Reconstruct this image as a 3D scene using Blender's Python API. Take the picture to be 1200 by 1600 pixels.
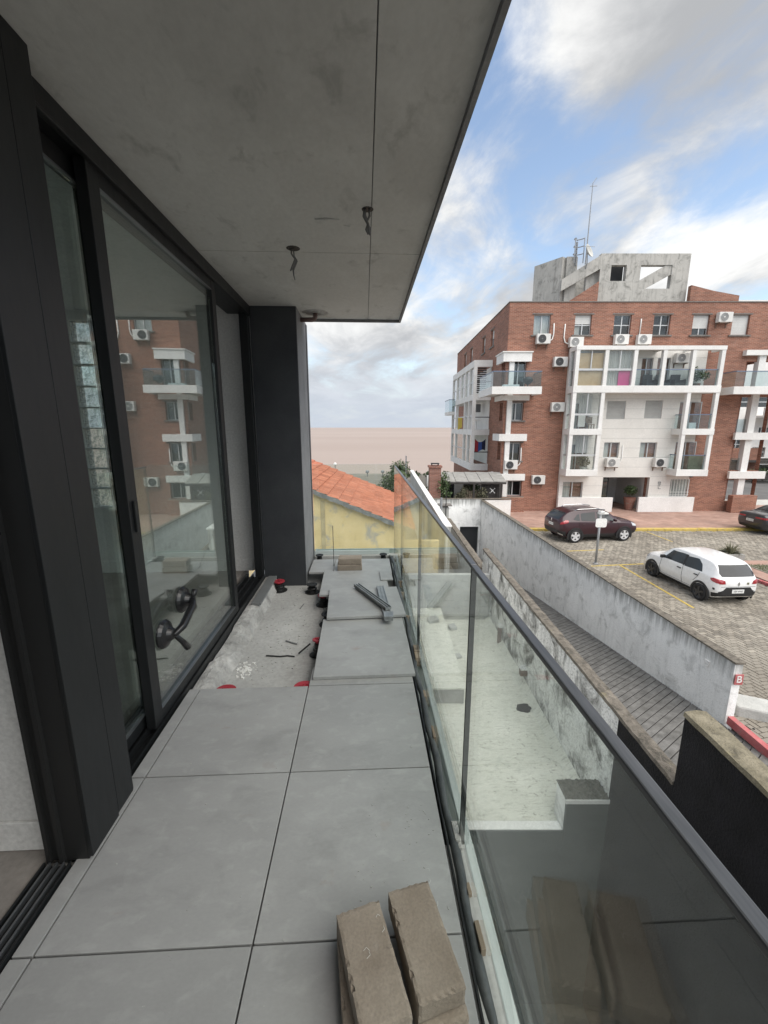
import bpy, math, random
import numpy as np
from mathutils import Vector
from mathutils.bvhtree import BVHTree
R_ = math.radians
scene = bpy.context.scene
for o in list(bpy.data.objects): bpy.data.objects.remove(o)
COL = scene.collection

# ---------------------------------------------------------------- camera, sky, sun, exposure
FPX, PITCH, YAW, CAMH = 646.4, R_(11.54), R_(2.646), 1.434
cam = bpy.data.cameras.new('camera'); co = bpy.data.objects.new('camera', cam); COL.objects.link(co)
cam.sensor_fit = 'HORIZONTAL'; cam.sensor_width = 36; cam.lens = FPX/1200*36
cam.clip_start = .05; cam.clip_end = 60000
co.location = (0, 0, CAMH); co.rotation_euler = (R_(90)-PITCH, 0, -YAW)
scene.camera = co
scene.view_settings.view_transform = 'Standard'; scene.view_settings.look = 'None'
scene.view_settings.gamma = 1; scene.view_settings.use_curve_mapping = False
scene.view_settings.exposure = 1.5

SUN_EL, SUN_AZ = R_(55), R_(141)        # azimuth clockwise from +Y
sl = bpy.data.lights.new('sun', 'SUN'); sl.energy = 1.5; sl.angle = R_(72); sl.color = (1, .95, .87)
so = bpy.data.objects.new('sun', sl); COL.objects.link(so)
sd = Vector((math.sin(SUN_AZ)*math.cos(SUN_EL), math.cos(SUN_AZ)*math.cos(SUN_EL), math.sin(SUN_EL)))
so.rotation_euler = (-sd).to_track_quat('-Z', 'Y').to_euler(); so.location = (0, 0, 60)

def build_world():
    w = bpy.data.worlds.new('World'); scene.world = w; w.use_nodes = True
    nt = w.node_tree; N = nt.nodes; L = nt.links; N.clear()
    def n(t, **k):
        x = N.new(t)
        for a, b in k.items(): setattr(x, a, b)
        return x
    def math_(op, a, b=None, c=None):
        m = n('ShaderNodeMath', operation=op)
        for i, v in enumerate((a, b, c)):
            if v is None: continue
            if isinstance(v, (int, float)): m.inputs[i].default_value = v
            else: L.new(v, m.inputs[i])
        return m.outputs[0]
    tc = n('ShaderNodeTexCoord'); D = tc.outputs['Generated']
    sep = n('ShaderNodeSeparateXYZ'); L.new(D, sep.inputs[0])
    zz = math_('MAXIMUM', sep.outputs[2], 0.0)
    den = math_('ADD', zz, .17)
    px_ = math_('DIVIDE', sep.outputs[0], den); py_ = math_('DIVIDE', sep.outputs[1], den)
    cmb = n('ShaderNodeCombineXYZ'); L.new(px_, cmb.inputs[0]); L.new(py_, cmb.inputs[1])
    def noise(scale, detail, rough, dist, off):
        mp = n('ShaderNodeMapping'); mp.inputs['Location'].default_value = off
        mp.inputs['Rotation'].default_value = (0, 0, R_(38)); mp.inputs['Scale'].default_value = (1, .62, 1)
        L.new(cmb.outputs[0], mp.inputs[0])
        t = n('ShaderNodeTexNoise'); t.inputs['Scale'].default_value = scale; t.inputs['Detail'].default_value = detail
        t.inputs['Roughness'].default_value = rough; t.inputs['Distortion'].default_value = dist
        L.new(mp.outputs[0], t.inputs['Vector']); return t.outputs[0]
    big = noise(1.5, 10, .57, .45, SKYOFF)
    fine = noise(3.6, 8, .62, .5, (3.1, 7.7, 0))
    shade = noise(1.7, 6, .5, .3, (9.3, 2.2, 0))
    dens = math_('ADD', math_('MULTIPLY', big, .68), math_('MULTIPLY', fine, .32))
    # where the bank of cloud lies and where the sky is open (directions in the sky)
    def lobe(az, el, r, amp):
        v = (math.sin(R_(az))*math.cos(R_(el)), math.cos(R_(az))*math.cos(R_(el)), math.sin(R_(el)))
        dp = n('ShaderNodeVectorMath', operation='DOT_PRODUCT'); dp.inputs[1].default_value = v; L.new(D, dp.inputs[0])
        a = math_('DIVIDE', math_('SUBTRACT', 1.0, dp.outputs['Value']), 1-math.cos(R_(r)))
        return math_('MULTIPLY', math_('POWER', 2.718, math_('MULTIPLY', a, -1.0)), amp)
    for lb in LOBES: dens = math_('ADD', dens, lobe(*lb))
    mr = n('ShaderNodeMapRange', interpolation_type='SMOOTHSTEP')
    mr.inputs[1].default_value = .395; mr.inputs[2].default_value = .595
    L.new(dens, mr.inputs[0]); mask = mr.outputs[0]
    mr2 = n('ShaderNodeMapRange', interpolation_type='SMOOTHSTEP')
    mr2.inputs[1].default_value = .34; mr2.inputs[2].default_value = .66
    sh_in = math_('ADD', math_('MULTIPLY', shade, .55), math_('MULTIPLY', fine, .45))
    for lb in WHITE: sh_in = math_('ADD', sh_in, lobe(*lb))
    L.new(sh_in, mr2.inputs[0])
    cr = n('ShaderNodeValToRGB'); e = cr.color_ramp.elements
    e[0].position = 0; e[0].color = (.42, .43, .445, 1); e[1].position = 1; e[1].color = (.90, .90, .89, 1)
    x = e.new(.5); x.color = (.63, .635, .64, 1)
    L.new(mr2.outputs[0], cr.inputs[0])
    cl = n('ShaderNodeMix', data_type='RGBA', blend_type='MULTIPLY'); cl.inputs[0].default_value = 1
    L.new(cr.outputs[0], cl.inputs[6]); cl.inputs[7].default_value = (CLOUD, CLOUD, CLOUD, 1)
    sky = n('ShaderNodeTexSky'); sky.sky_type = 'NISHITA'; sky.sun_disc = False
    sky.sun_elevation = SUN_EL; sky.sun_rotation = SUN_AZ; sky.air_density = 1.0; sky.dust_density = .6; sky.ozone_density = 1.6
    skm = n('ShaderNodeMix', data_type='RGBA', blend_type='MULTIPLY'); skm.inputs[0].default_value = 1
    L.new(sky.outputs[0], skm.inputs[6]); skm.inputs[7].default_value = (1.05, .95, .84, 1)
    hs = n('ShaderNodeHueSaturation'); hs.inputs['Saturation'].default_value = .98; L.new(skm.outputs[2], hs.inputs['Color'])
    mx = n('ShaderNodeMix', data_type='RGBA'); L.new(mask, mx.inputs[0])
    L.new(hs.outputs[0], mx.inputs[6]); L.new(cl.outputs[2], mx.inputs[7])
    # pale blue-grey veil low over the water
    hz = n('ShaderNodeMapRange', interpolation_type='SMOOTHSTEP')
    hz.inputs[1].default_value = .0; hz.inputs[2].default_value = .25; hz.inputs[3].default_value = .95; hz.inputs[4].default_value = 0
    L.new(sep.outputs[2], hz.inputs[0])
    mx2 = n('ShaderNodeMix', data_type='RGBA'); L.new(hz.outputs[0], mx2.inputs[0])
    L.new(mx.outputs[2], mx2.inputs[6]); mx2.inputs[7].default_value = (HAZE[0], HAZE[1], HAZE[2], 1)
    bg = n('ShaderNodeBackground'); bg.inputs[1].default_value = .1
    L.new(mx2.outputs[2], bg.inputs[0])
    out = n('ShaderNodeOutputWorld'); L.new(bg.outputs[0], out.inputs[0])
SKYOFF = (4.2, 1.3, 0)
CLOUD = 4.15
HAZE = (2.2, 2.42, 2.75)
LOBES = [(18, 31, 6, -.13), (14, 37, 7, -.08), (40, 23, 4, -.10), (25, 22, 5, -.03), (10, 26, 3.5, .08), (37, 16.5, 5, .12), (14, 16, 6, .10), (35, 33, 9, .13), (27, 37, 6, .06), (3, 9, 12, .08), (26, 15, 5, .06)]
WHITE = [(37, 16.5, 4, .16), (14, 16, 6, .08), (10, 26, 4, .14), (36, 31, 9, -.06)]
build_world()

# ---------------------------------------------------------------- geometry helpers
CY, SY = math.cos(YAW), math.sin(YAW)
def T(l, m, z=0.0):                      # town frame (l right, m away) -> world
    return Vector((l*CY+m*SY, -l*SY+m*CY, z))
def _ray(u, v):
    a, b = (u-600)/FPX, -(v-800)/FPX
    f = math.cos(PITCH)+b*math.sin(PITCH); z = -math.sin(PITCH)+b*math.cos(PITCH)
    return a, f, z
def at_m(u, v, m):
    a, f, z = _ray(u, v); t = m/f; return a*t, CAMH+z*t      # l, z on the upright plane at distance m
def at_z(u, v, z0):
    a, f, z = _ray(u, v); t = (z0-CAMH)/z; return a*t, f*t   # l, m on the level plane z0

class MB:
    def __init__(s): s.v = []; s.f = []; s.mi = []
    def add(s, vs, fs, mi=0):
        b = len(s.v); s.v += [tuple(p) for p in vs]
        s.f += [tuple(i+b for i in f) for f in fs]; s.mi += [mi]*len(fs); return s
    def box(s, x0, x1, y0, y1, z0, z1, P=None, mi=0):
        if x0 > x1: x0, x1 = x1, x0
        if y0 > y1: y0, y1 = y1, y0
        if z0 > z1: z0, z1 = z1, z0
        vs = [(x0,y0,z0),(x1,y0,z0),(x1,y1,z0),(x0,y1,z0),(x0,y0,z1),(x1,y0,z1),(x1,y1,z1),(x0,y1,z1)]
        if P: vs = [P(*p) for p in vs]
        return s.add(vs, [(0,3,2,1),(4,5,6,7),(0,1,5,4),(1,2,6,5),(2,3,7,6),(3,0,4,7)], mi)
    def obox(s, c, ax, ay, az):            # oriented box from centre and three half-axes
        c, ax, ay, az = (Vector(q) for q in (c, ax, ay, az))
        vs = [c+i*ax+j*ay+k*az for k in (-1,1) for i, j in ((-1,-1),(1,-1),(1,1),(-1,1))]
        return s.add(vs, [(0,3,2,1),(4,5,6,7),(0,1,5,4),(1,2,6,5),(2,3,7,6),(3,0,4,7)])
    def prism(s, poly, d0, d1, P):         # poly of (a,b); P(a,b,d)
        n = len(poly)
        vs = [P(a,b,d0) for a,b in poly]+[P(a,b,d1) for a,b in poly]
        fs = [tuple(range(n)), tuple(range(2*n-1, n-1, -1))]
        fs += [(i, n+i, n+(i+1)%n, (i+1)%n) for i in range(n)]
        return s.add(vs, fs)
    def tube(s, pts, r, n=8, cap=True):
        pts = [Vector(p) for p in pts]; rs = r if isinstance(r, (list, tuple)) else [r]*len(pts)
        vs = []; fs = []; up = None
        for i, p in enumerate(pts):
            d = (pts[min(i+1, len(pts)-1)]-pts[max(i-1, 0)]).normalized()
            if up is None:
                up = Vector((0,0,1)) if abs(d.z) < .9 else Vector((1,0,0))
            a = d.cross(up)
            if a.length < 1e-5: a = d.orthogonal()
            a.normalize(); b = a.cross(d).normalized(); up = b
            for k in range(n):
                t = 2*math.pi*k/n; vs.append(p+(a*math.cos(t)+b*math.sin(t))*rs[i])
        for i in range(len(pts)-1):
            for k in range(n):
                fs.append((i*n+k, i*n+(k+1)%n, (i+1)*n+(k+1)%n, (i+1)*n+k))
        if cap: fs += [tuple(range(n-1,-1,-1)), tuple(range((len(pts)-1)*n, len(pts)*n))]
        return s.add(vs, fs)
    def lathe(s, prof, c=(0,0,0), axis='z', n=20, full=True):   # prof of (r,h)
        c = Vector(c); vs = []; fs = []
        for r, h in prof:
            for k in range(n):
                t = 2*math.pi*k/n; a, b = r*math.cos(t), r*math.sin(t)
                p = {'z':(a,b,h), 'x':(h,a,b), 'y':(b,h,a)}[axis] if not callable(axis) else axis(a,b,h)
                vs.append(c+Vector(p))
        for i in range(len(prof)-1):
            for k in range(n): fs.append((i*n+k, i*n+(k+1)%n, (i+1)*n+(k+1)%n, (i+1)*n+k))
        if full: fs += [tuple(range(n-1,-1,-1)), tuple(range((len(prof)-1)*n, len(prof)*n))]
        return s.add(vs, fs)
    def wall(s, P, a0, a1, z0, z1, holes, d0, d1):   # wall plate with openings; P(a,d,z)
        A = sorted({a0, a1, *[h[0] for h in holes], *[h[1] for h in holes]}); A = [a for a in A if a0 <= a <= a1]
        Z = sorted({z0, z1, *[h[2] for h in holes], *[h[3] for h in holes]}); Z = [z for z in Z if z0 <= z <= z1]
        na, nz = len(A)-1, len(Z)-1
        def solid(i, j):
            if i < 0 or j < 0 or i >= na or j >= nz: return False
            a, z = (A[i]+A[i+1])/2, (Z[j]+Z[j+1])/2
            return not any(h[0] < a < h[1] and h[2] < z < h[3] for h in holes)
        def q(*pts): s.add([P(*p) for p in pts], [(0,1,2,3)])
        for i in range(na):
            for j in range(nz):
                if not solid(i, j): continue
                a, b, c, d = A[i], A[i+1], Z[j], Z[j+1]
                q((a,d0,c),(b,d0,c),(b,d0,d),(a,d0,d)); q((b,d1,c),(a,d1,c),(a,d1,d),(b,d1,d))
                if not solid(i-1,j): q((a,d1,c),(a,d0,c),(a,d0,d),(a,d1,d))
                if not solid(i+1,j): q((b,d0,c),(b,d1,c),(b,d1,d),(b,d0,d))
                if not solid(i,j-1): q((a,d1,c),(b,d1,c),(b,d0,c),(a,d0,c))
                if not solid(i,j+1): q((a,d0,d),(b,d0,d),(b,d1,d),(a,d1,d))
        return s

ORG = {}
def root_of(o):
    while o.parent: o = o.parent
    return o
def mesh_of(name, mb, mats, smooth=False, off=(0,0,0)):
    me = bpy.data.meshes.new(name)
    ox, oy, oz = off
    me.from_pydata([(x-ox, y-oy, z-oz) for x, y, z in mb.v], [], mb.f)
    for m in (mats if isinstance(mats, (list, tuple)) else [mats]): me.materials.append(m)
    if any(mb.mi): me.polygons.foreach_set('material_index', mb.mi)
    if smooth:
        me.polygons.foreach_set('use_smooth', [True]*len(me.polygons))
    me.update(); return me
def obj(name, mb, mats, parent=None, smooth=False, town=False, bevel=0, label=None, kind=None):
    if parent is None:
        V = np.array(mb.v); lo, hi = V.min(0), V.max(0)
        off = ((lo[0]+hi[0])/2, (lo[1]+hi[1])/2, lo[2])
    else: off = ORG[root_of(parent).name]
    o = bpy.data.objects.new(name, mesh_of(name, mb, mats, smooth, off)); COL.objects.link(o)
    if parent is None:
        ORG[o.name] = off
        if town: o.location = T(*off); o.rotation_euler = (0, 0, -YAW)
        else: o.location = off
    else: o.parent = parent
    if bevel:
        bm = o.modifiers.new('bevel', 'BEVEL'); bm.width = bevel; bm.segments = 2; bm.limit_method = 'ANGLE'; bm.angle_limit = R_(40)
    if label: o['label'] = label
    if kind: o['kind'] = kind
    return o
def tag(o, label, cat, group=None):
    o['label'] = label; o['category'] = cat
    if group: o['group'] = group
    return o
def thing(name, label, cat, org=(0,0,0), town=False, rz=0, group=None, local=False):
    o = bpy.data.objects.new(name, None); COL.objects.link(o); o.empty_display_size = .2
    if town: o.location = T(*org); o.rotation_euler = (0, 0, rz-YAW)
    else: o.location = org; o.rotation_euler = (0, 0, rz)
    ORG[o.name] = (0,0,0) if local else tuple(org)
    return tag(o, label, cat, group)
def copy_tree(o, parent=None):
    c = o.copy(); COL.objects.link(c)
    if parent: c.parent = parent
    for ch in list(o.children): copy_tree(ch, c)
    return c
def piece(src, parent, loc=None, rz=None, scale=None):   # another object that shares a piece's mesh
    c = bpy.data.objects.new(src.name.split('.')[0], src.data); COL.objects.link(c); c.parent = parent
    if loc: c.location = loc
    if rz is not None: c.rotation_euler = (0, 0, rz)
    return c

# ---------------------------------------------------------------- materials
def mk(name):
    m = bpy.data.materials.new(name); m.use_nodes = True
    nt = m.node_tree; return m, nt, nt.nodes, nt.links, nt.nodes['Principled BSDF']
def coords(N, L, mode='pos', scale=(1,1,1), rot=(0,0,0)):
    if mode == 'pos': src = N.new('ShaderNodeNewGeometry').outputs['Position']
    else: src = N.new('ShaderNodeTexCoord').outputs['Object']
    mp = N.new('ShaderNodeMapping'); mp.inputs['Scale'].default_value = scale; mp.inputs['Rotation'].default_value = rot
    L.new(src, mp.inputs[0]); return mp.outputs[0]
def noise(N, L, vec, scale, detail=5, rough=.55, dist=0):
    t = N.new('ShaderNodeTexNoise'); t.inputs['Scale'].default_value = scale; t.inputs['Detail'].default_value = detail
    t.inputs['Roughness'].default_value = rough; t.inputs['Distortion'].default_value = dist
    L.new(vec, t.inputs['Vector']); return t.outputs[0]
def ramp(N, L, fac, stops):
    r = N.new('ShaderNodeValToRGB'); e = r.color_ramp.elements
    e[0].position, e[0].color = stops[0][0], (*stops[0][1], 1)
    e[1].position, e[1].color = stops[-1][0], (*stops[-1][1], 1)
    for p, c in stops[1:-1]: e.new(p).color = (*c, 1)
    L.new(fac, r.inputs[0]); return r.outputs[0]
def mixc(N, L, fac, a, b, blend='MIX'):
    m = N.new('ShaderNodeMix'); m.data_type = 'RGBA'; m.blend_type = blend
    for i, v in ((0, fac), (6, a), (7, b)):
        if isinstance(v, (int, float)): m.inputs[i].default_value = v
        elif isinstance(v, tuple): m.inputs[i].default_value = (*v, 1)
        else: L.new(v, m.inputs[i])
    return m.outputs[2]
def bump(N, L, b, h, strength, dist=.01):
    n = N.new('ShaderNodeBump'); n.inputs['Strength'].default_value = strength; n.inputs['Distance'].default_value = dist
    L.new(h, n.inputs['Height']); L.new(n.outputs[0], b.inputs['Normal']); return n
def g(v): return (v, v, v)
def surf(name, c1, c2, rough=.7, scale=6, fine=60, bstr=.15, mode='pos', stretch=(1,1,1), island=0, metal=0, spots=None, lo=.32, hi=.68, bd=.01, spec=None, rnd=0, fm=.35):
    """two-tone mottled surface with fine relief"""
    m, nt, N, L, b = mk(name)
    v = coords(N, L, mode, stretch)
    c = ramp(N, L, noise(N, L, v, scale, 6, .6, .2), [(lo, c1), (hi, c2)])
    nf = noise(N, L, v, fine, 4, .6)
    c = mixc(N, L, fm, c, ramp(N, L, nf, [(.3, g(.55)), (.7, g(1.25))]), 'MULTIPLY')
    if spots:      # (colour, scale, lo, hi, amount)
        for col, sc, l0, h0, am in spots:
            f = ramp(N, L, noise(N, L, v, sc, 7, .62, .4), [(l0, g(0)), (h0, g(am))])
            c = mixc(N, L, f, c, col)
    if island:
        gi = N.new('ShaderNodeNewGeometry').outputs['Random Per Island']
        c = mixc(N, L, island, c, ramp(N, L, gi, [(0, g(.45)), (1, g(1.5))]), 'MULTIPLY')
    if rnd:
        oi = N.new('ShaderNodeObjectInfo').outputs['Random']
        c = mixc(N, L, rnd, c, ramp(N, L, oi, [(0, g(.5)), (1, g(1.45))]), 'MULTIPLY')
    L.new(c, b.inputs['Base Color']); b.inputs['Metallic'].default_value = metal
    rr = N.new('ShaderNodeMapRange'); rr.inputs[3].default_value = max(.03, rough-.12); rr.inputs[4].default_value = min(1, rough+.12)
    L.new(nf, rr.inputs[0]); L.new(rr.outputs[0], b.inputs['Roughness'])
    if spec is not None: b.inputs['Specular IOR Level'].default_value = spec
    if bstr: bump(N, L, b, nf, bstr, bd)
    return m
def plain(name, c, rough=.5, metal=0, coat=0, spec=None):
    m, nt, N, L, b = mk(name)
    v = coords(N, L, 'obj'); nf = noise(N, L, v, 9, 4)
    L.new(mixc(N, L, .25, c, ramp(N, L, nf, [(.3, g(.7)), (.7, g(1.15))]), 'MULTIPLY'), b.inputs['Base Color'])
    b.inputs['Roughness'].default_value = rough; b.inputs['Metallic'].default_value = metal; b.inputs['Coat Weight'].default_value = coat
    b.inputs['Coat Roughness'].default_value = .06
    if spec is not None: b.inputs['Specular IOR Level'].default_value = spec
    return m
def glass(name, tint, ior=1.5, rough=.0, wave=0, dirt=0):
    m, nt, N, L, b = mk(name); N.remove(b)
    out = [x for x in N if x.type == 'OUTPUT_MATERIAL'][0]
    tr = N.new('ShaderNodeBsdfTransparent'); tr.inputs[0].default_value = (*tint, 1)
    gl = N.new('ShaderNodeBsdfGlossy'); gl.inputs['Roughness'].default_value = rough; gl.inputs[0].default_value = (1, 1, 1, 1)
    fr = N.new('ShaderNodeFresnel')
    gm = N.new('ShaderNodeNewGeometry')
    mr = N.new('ShaderNodeMapRange'); mr.inputs[3].default_value = ior; mr.inputs[4].default_value = 1/ior
    L.new(gm.outputs['Backfacing'], mr.inputs[0]); L.new(mr.outputs[0], fr.inputs[0])
    if wave:
        v = coords(N, L, 'pos'); nz = noise(N, L, v, 1.6, 2)
        bn = N.new('ShaderNodeBump'); bn.inputs['Strength'].default_value = wave; bn.inputs['Distance'].default_value = .01
        L.new(nz, bn.inputs['Height']); L.new(bn.outputs[0], gl.inputs['Normal'])
    mx = N.new('ShaderNodeMixShader'); L.new(fr.outputs[0], mx.inputs[0]); L.new(tr.outputs[0], mx.inputs[1]); L.new(gl.outputs[0], mx.inputs[2])
    res = mx.outputs[0]
    if dirt:
        df = N.new('ShaderNodeBsdfDiffuse'); df.inputs[0].default_value = (.6, .62, .58, 1)
        v = coords(N, L, 'pos'); f = ramp(N, L, noise(N, L, v, 3.5, 8, .65, .6), [(.42, g(dirt*.3)), (.75, g(dirt))])
        m2 = N.new('ShaderNodeMixShader'); L.new(f, m2.inputs[0]); L.new(res, m2.inputs[1]); L.new(df.outputs[0], m2.inputs[2]); res = m2.outputs[0]
    L.new(res, out.inputs[0]); return m
def brick_mat(name, c1, c2, mortar, w=.26, h=.075, ms=.012, mode='wall', bstr=.5):
    m, nt, N, L, b = mk(name)
    tc = N.new('ShaderNodeTexCoord'); sp = N.new('ShaderNodeSeparateXYZ'); L.new(tc.outputs['Object'], sp.inputs[0])
    cb = N.new('ShaderNodeCombineXYZ')
    ad = N.new('ShaderNodeMath'); ad.operation = 'ADD'
    if mode == 'wall':
        L.new(sp.outputs[0], ad.inputs[0]); L.new(sp.outputs[1], ad.inputs[1]); L.new(ad.outputs[0], cb.inputs[0]); L.new(sp.outputs[2], cb.inputs[1])
    else: L.new(sp.outputs[0], cb.inputs[0]); L.new(sp.outputs[1], cb.inputs[1])
    bt = N.new('ShaderNodeTexBrick'); L.new(cb.outputs[0], bt.inputs['Vector'])
    bt.inputs['Color1'].default_value = (*c1, 1); bt.inputs['Color2'].default_value = (*c2, 1); bt.inputs['Mortar'].default_value = (*mortar, 1)
    bt.inputs['Scale'].default_value = 1; bt.inputs['Mortar Size'].default_value = ms; bt.inputs['Brick Width'].default_value = w; bt.inputs['Row Height'].default_value = h
    bt.inputs['Bias'].default_value = 0
    v = coords(N, L, 'obj', (1, 1, 1)); vs = coords(N, L, 'obj', (.8, .8, 5))
    c = mixc(N, L, .6, bt.outputs[0], ramp(N, L, noise(N, L, vs, 1.6, 8, .65), [(.3, g(.55)), (.7, g(1.4))]), 'MULTIPLY')
    c = mixc(N, L, .6, c, ramp(N, L, noise(N, L, v, .35, 5), [(.3, g(.72)), (.7, g(1.15))]), 'MULTIPLY')
    c = mixc(N, L, ramp(N, L, noise(N, L, v, 1.1, 8, .7, .5), [(.6, g(0)), (.8, g(.35))]), c, (.36, .30, .26))
    L.new(c, b.inputs['Base Color']); b.inputs['Roughness'].default_value = .85
    bump(N, L, b, bt.outputs[1], -bstr, .012)
    return m
def streaky(name, base, dirt, amount=.8, moss=(.10,.105,.085), bstr=.4, patch=.45, rough=.85, cracks=.3, speck=.56, streak=1.0, drip=None):
    """old painted render: vertical run-off stains, bare and mossy patches, cracks"""
    m, nt, N, L, b = mk(name)
    v = coords(N, L, 'pos'); vs = coords(N, L, 'pos', (3.2, 3.2, .35))
    st = noise(N, L, vs, 2.2, 8, .65, .2)
    c = mixc(N, L, .5, base, ramp(N, L, noise(N, L, v, 1.3, 7, .6), [(.3, g(.75)), (.7, g(1.1))]), 'MULTIPLY')
    c = mixc(N, L, ramp(N, L, st, [(.5, g(0)), (.74, g(amount*streak))]), c, dirt)
    if drip:
        sz = N.new('ShaderNodeSeparateXYZ'); L.new(N.new('ShaderNodeNewGeometry').outputs['Position'], sz.inputs[0])
        hz_ = N.new('ShaderNodeMapRange'); hz_.inputs[1].default_value = drip[0]-drip[1]; hz_.inputs[2].default_value = drip[0]; L.new(sz.outputs[2], hz_.inputs[0])
        dn = noise(N, L, coords(N, L, 'pos', (7, 7, .25)), 1.6, 6, .7)
        ml = N.new('ShaderNodeMath'); ml.operation = 'MULTIPLY'; L.new(hz_.outputs[0], ml.inputs[0]); L.new(dn, ml.inputs[1])
        c = mixc(N, L, ramp(N, L, ml.outputs[0], [(.28, g(0)), (.52, g(.85))]), c, dirt)
    pt = noise(N, L, v, 2.1, 10, .68, .6)
    c = mixc(N, L, ramp(N, L, pt, [(patch+.08, g(0)), (patch+.24, g(amount))]), c, moss)
    sp = noise(N, L, v, 34, 5, .7)
    c = mixc(N, L, ramp(N, L, sp, [(speck, g(0)), (speck+.16, g(.7*amount))]), c, moss)
    vo = N.new('ShaderNodeTexVoronoi'); vo.feature = 'DISTANCE_TO_EDGE'; vo.inputs['Scale'].default_value = .8
    wv = N.new('ShaderNodeMix'); wv.data_type = 'VECTOR'; wv.inputs[0].default_value = .35
    nn = N.new('ShaderNodeTexNoise'); nn.inputs['Scale'].default_value = 1.7; nn.inputs['Detail'].default_value = 6; L.new(v, nn.inputs['Vector'])
    L.new(v, wv.inputs[4]); L.new(nn.outputs['Color'], wv.inputs[5]); L.new(wv.outputs[1], vo.inputs['Vector'])
    c = mixc(N, L, ramp(N, L, vo.outputs['Distance'], [(0, g(cracks)), (.012, g(0))]), c, dirt)
    L.new(c, b.inputs['Base Color']); b.inputs['Roughness'].default_value = rough
    h = N.new('ShaderNodeMath'); h.operation = 'ADD'; L.new(pt, h.inputs[0]); L.new(sp, h.inputs[1])
    bump(N, L, b, h.outputs[0], bstr, .02); return m

def patio_mat():
    m, nt, N, L, b = mk('rough_screed')
    v = coords(N, L, 'pos'); vs = coords(N, L, 'pos', (.9, 5.5, 1), (0, 0, R_(4)))
    c = ramp(N, L, noise(N, L, v, 1.1, 6, .6, .3), [(.3, (.70,.70,.61)), (.7, (.86,.85,.76))])
    tr = noise(N, L, vs, 7.5, 10, .76, .5)
    c = mixc(N, L, ramp(N, L, tr, [(.53, g(0)), (.63, g(.7))]), c, (.28,.27,.215))
    c = mixc(N, L, ramp(N, L, noise(N, L, v, 13, 7, .75), [(.57, g(0)), (.66, g(.8))]), c, (.23,.22,.18))
    c = mixc(N, L, ramp(N, L, noise(N, L, v, 2.1, 8, .65, .5), [(.56, g(0)), (.72, g(.5))]), c, (.42,.43,.37))
    L.new(c, b.inputs['Base Color']); b.inputs['Roughness'].default_value = .9
    bump(N, L, b, tr, .9, .03); return m
M = {}
M['tile'] = surf('tile_porcelain', (.284,.283,.279), (.343,.342,.336), .48, 1.6, 70, .03, stretch=(1,1.7,1), rnd=.10, fm=.10, spots=[((.43,.43,.42), 11, .52, .72, .42), ((.165,.165,.16), 3.4, .54, .74, .40), ((.26,.20,.165), 3.7, .64, .74, .5), ((.55,.55,.53), 31, .70, .76, .5), ((.11,.11,.105), 19, .71, .77, .5)])
M['tile_edge'] = plain('tile_cut_edge', (.16,.165,.165), .6)
M['slab'] = surf('raw_concrete', (.36,.355,.34), (.47,.465,.45), .85, 1.8, 40, .25, spots=[((.22,.21,.20), 3.2, .58, .78, .55), ((.36,.22,.16), 2.6, .68, .8, .45), ((.58,.58,.56), 1.3, .6, .75, .5)])
M['curb'] = surf('rough_mortar', (.30,.295,.28), (.52,.51,.49), .9, 6, 38, .8, spots=[((.16,.155,.15), 5, .55, .7, .8)], bd=.02)
M['ceiling'] = surf('ceiling_concrete', (.50,.495,.475), (.56,.555,.535), .8, .8, 50, .05, stretch=(1,.6,1), fm=.16, spots=[((.29,.285,.27), 1.6, .48, .74, .45), ((.62,.62,.60), 3.6, .53, .70, .5), ((.25,.245,.23), 9, .57, .70, .45), ((.20,.20,.19), 6.5, .72, .78, .5)])
M['fascia'] = surf('fascia_concrete', (.16,.16,.165), (.24,.24,.24), .8, 3, 50, .2)
M['column'] = surf('dark_painted_render', (.025,.027,.032), (.040,.043,.047), .62, 3, 70, .12)
M['column_side'] = surf('grey_render_lit_side', (.17,.175,.18), (.24,.24,.245), .8, 4, 60, .2)  # on the column: paler copy of its dark paint, light put into the side
M['alu'] = surf('graphite_aluminium', (.0085,.0095,.0102), (.014,.015,.016), .45, 2.5, 40, .03, stretch=(1,1,.25), spec=.4, fm=.2, spots=[((.06,.06,.06), 3.0, .66, .85, .3)])
M['alu_satin'] = plain('satin_aluminium', (.20,.21,.22), .35, .8)  # paler bare metal for rails, beads and trim
M['black'] = plain('black_rubber', (.012,.012,.012), .6)
M['blackgloss'] = plain('black_plastic', (.010,.010,.011), .28)
M['redplastic'] = plain('red_plastic', (.36,.03,.045), .5)
M['white_wall'] = surf('white_plaster', (.60,.59,.57), (.68,.67,.65), .9, 2, 60, .06)
M['room_floor'] = surf('room_floor', (.20,.18,.165), (.30,.275,.25), .6, 3, 50, .1)
M['inglass'] = glass('window_glass', (.88,.94,.91), 2.5, 0, .012, .02)
M['railglass'] = glass('railing_glass', (.925,.962,.945), 1.46, 0, 0, .03)
M['railmetal'] = surf('brushed_rail', (.10,.105,.11), (.18,.185,.19), .36, 30, 160, .05, stretch=(1,.08,1), metal=.7)
M['channel'] = plain('pale_channel', (.50,.545,.53), .5, 0)
M['rod'] = surf('dark_sealant', (.035,.04,.042), (.10,.105,.105), .45, 9, 60, .2)
M['wood'] = surf('raw_wood', (.17,.125,.09), (.33,.27,.20), .8, 9, 60, .3, stretch=(1,.1,1))
M['gal'] = surf('galvanised_strip', (.22,.23,.235), (.36,.37,.37), .42, 8, 60, .1, metal=.5)
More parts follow.
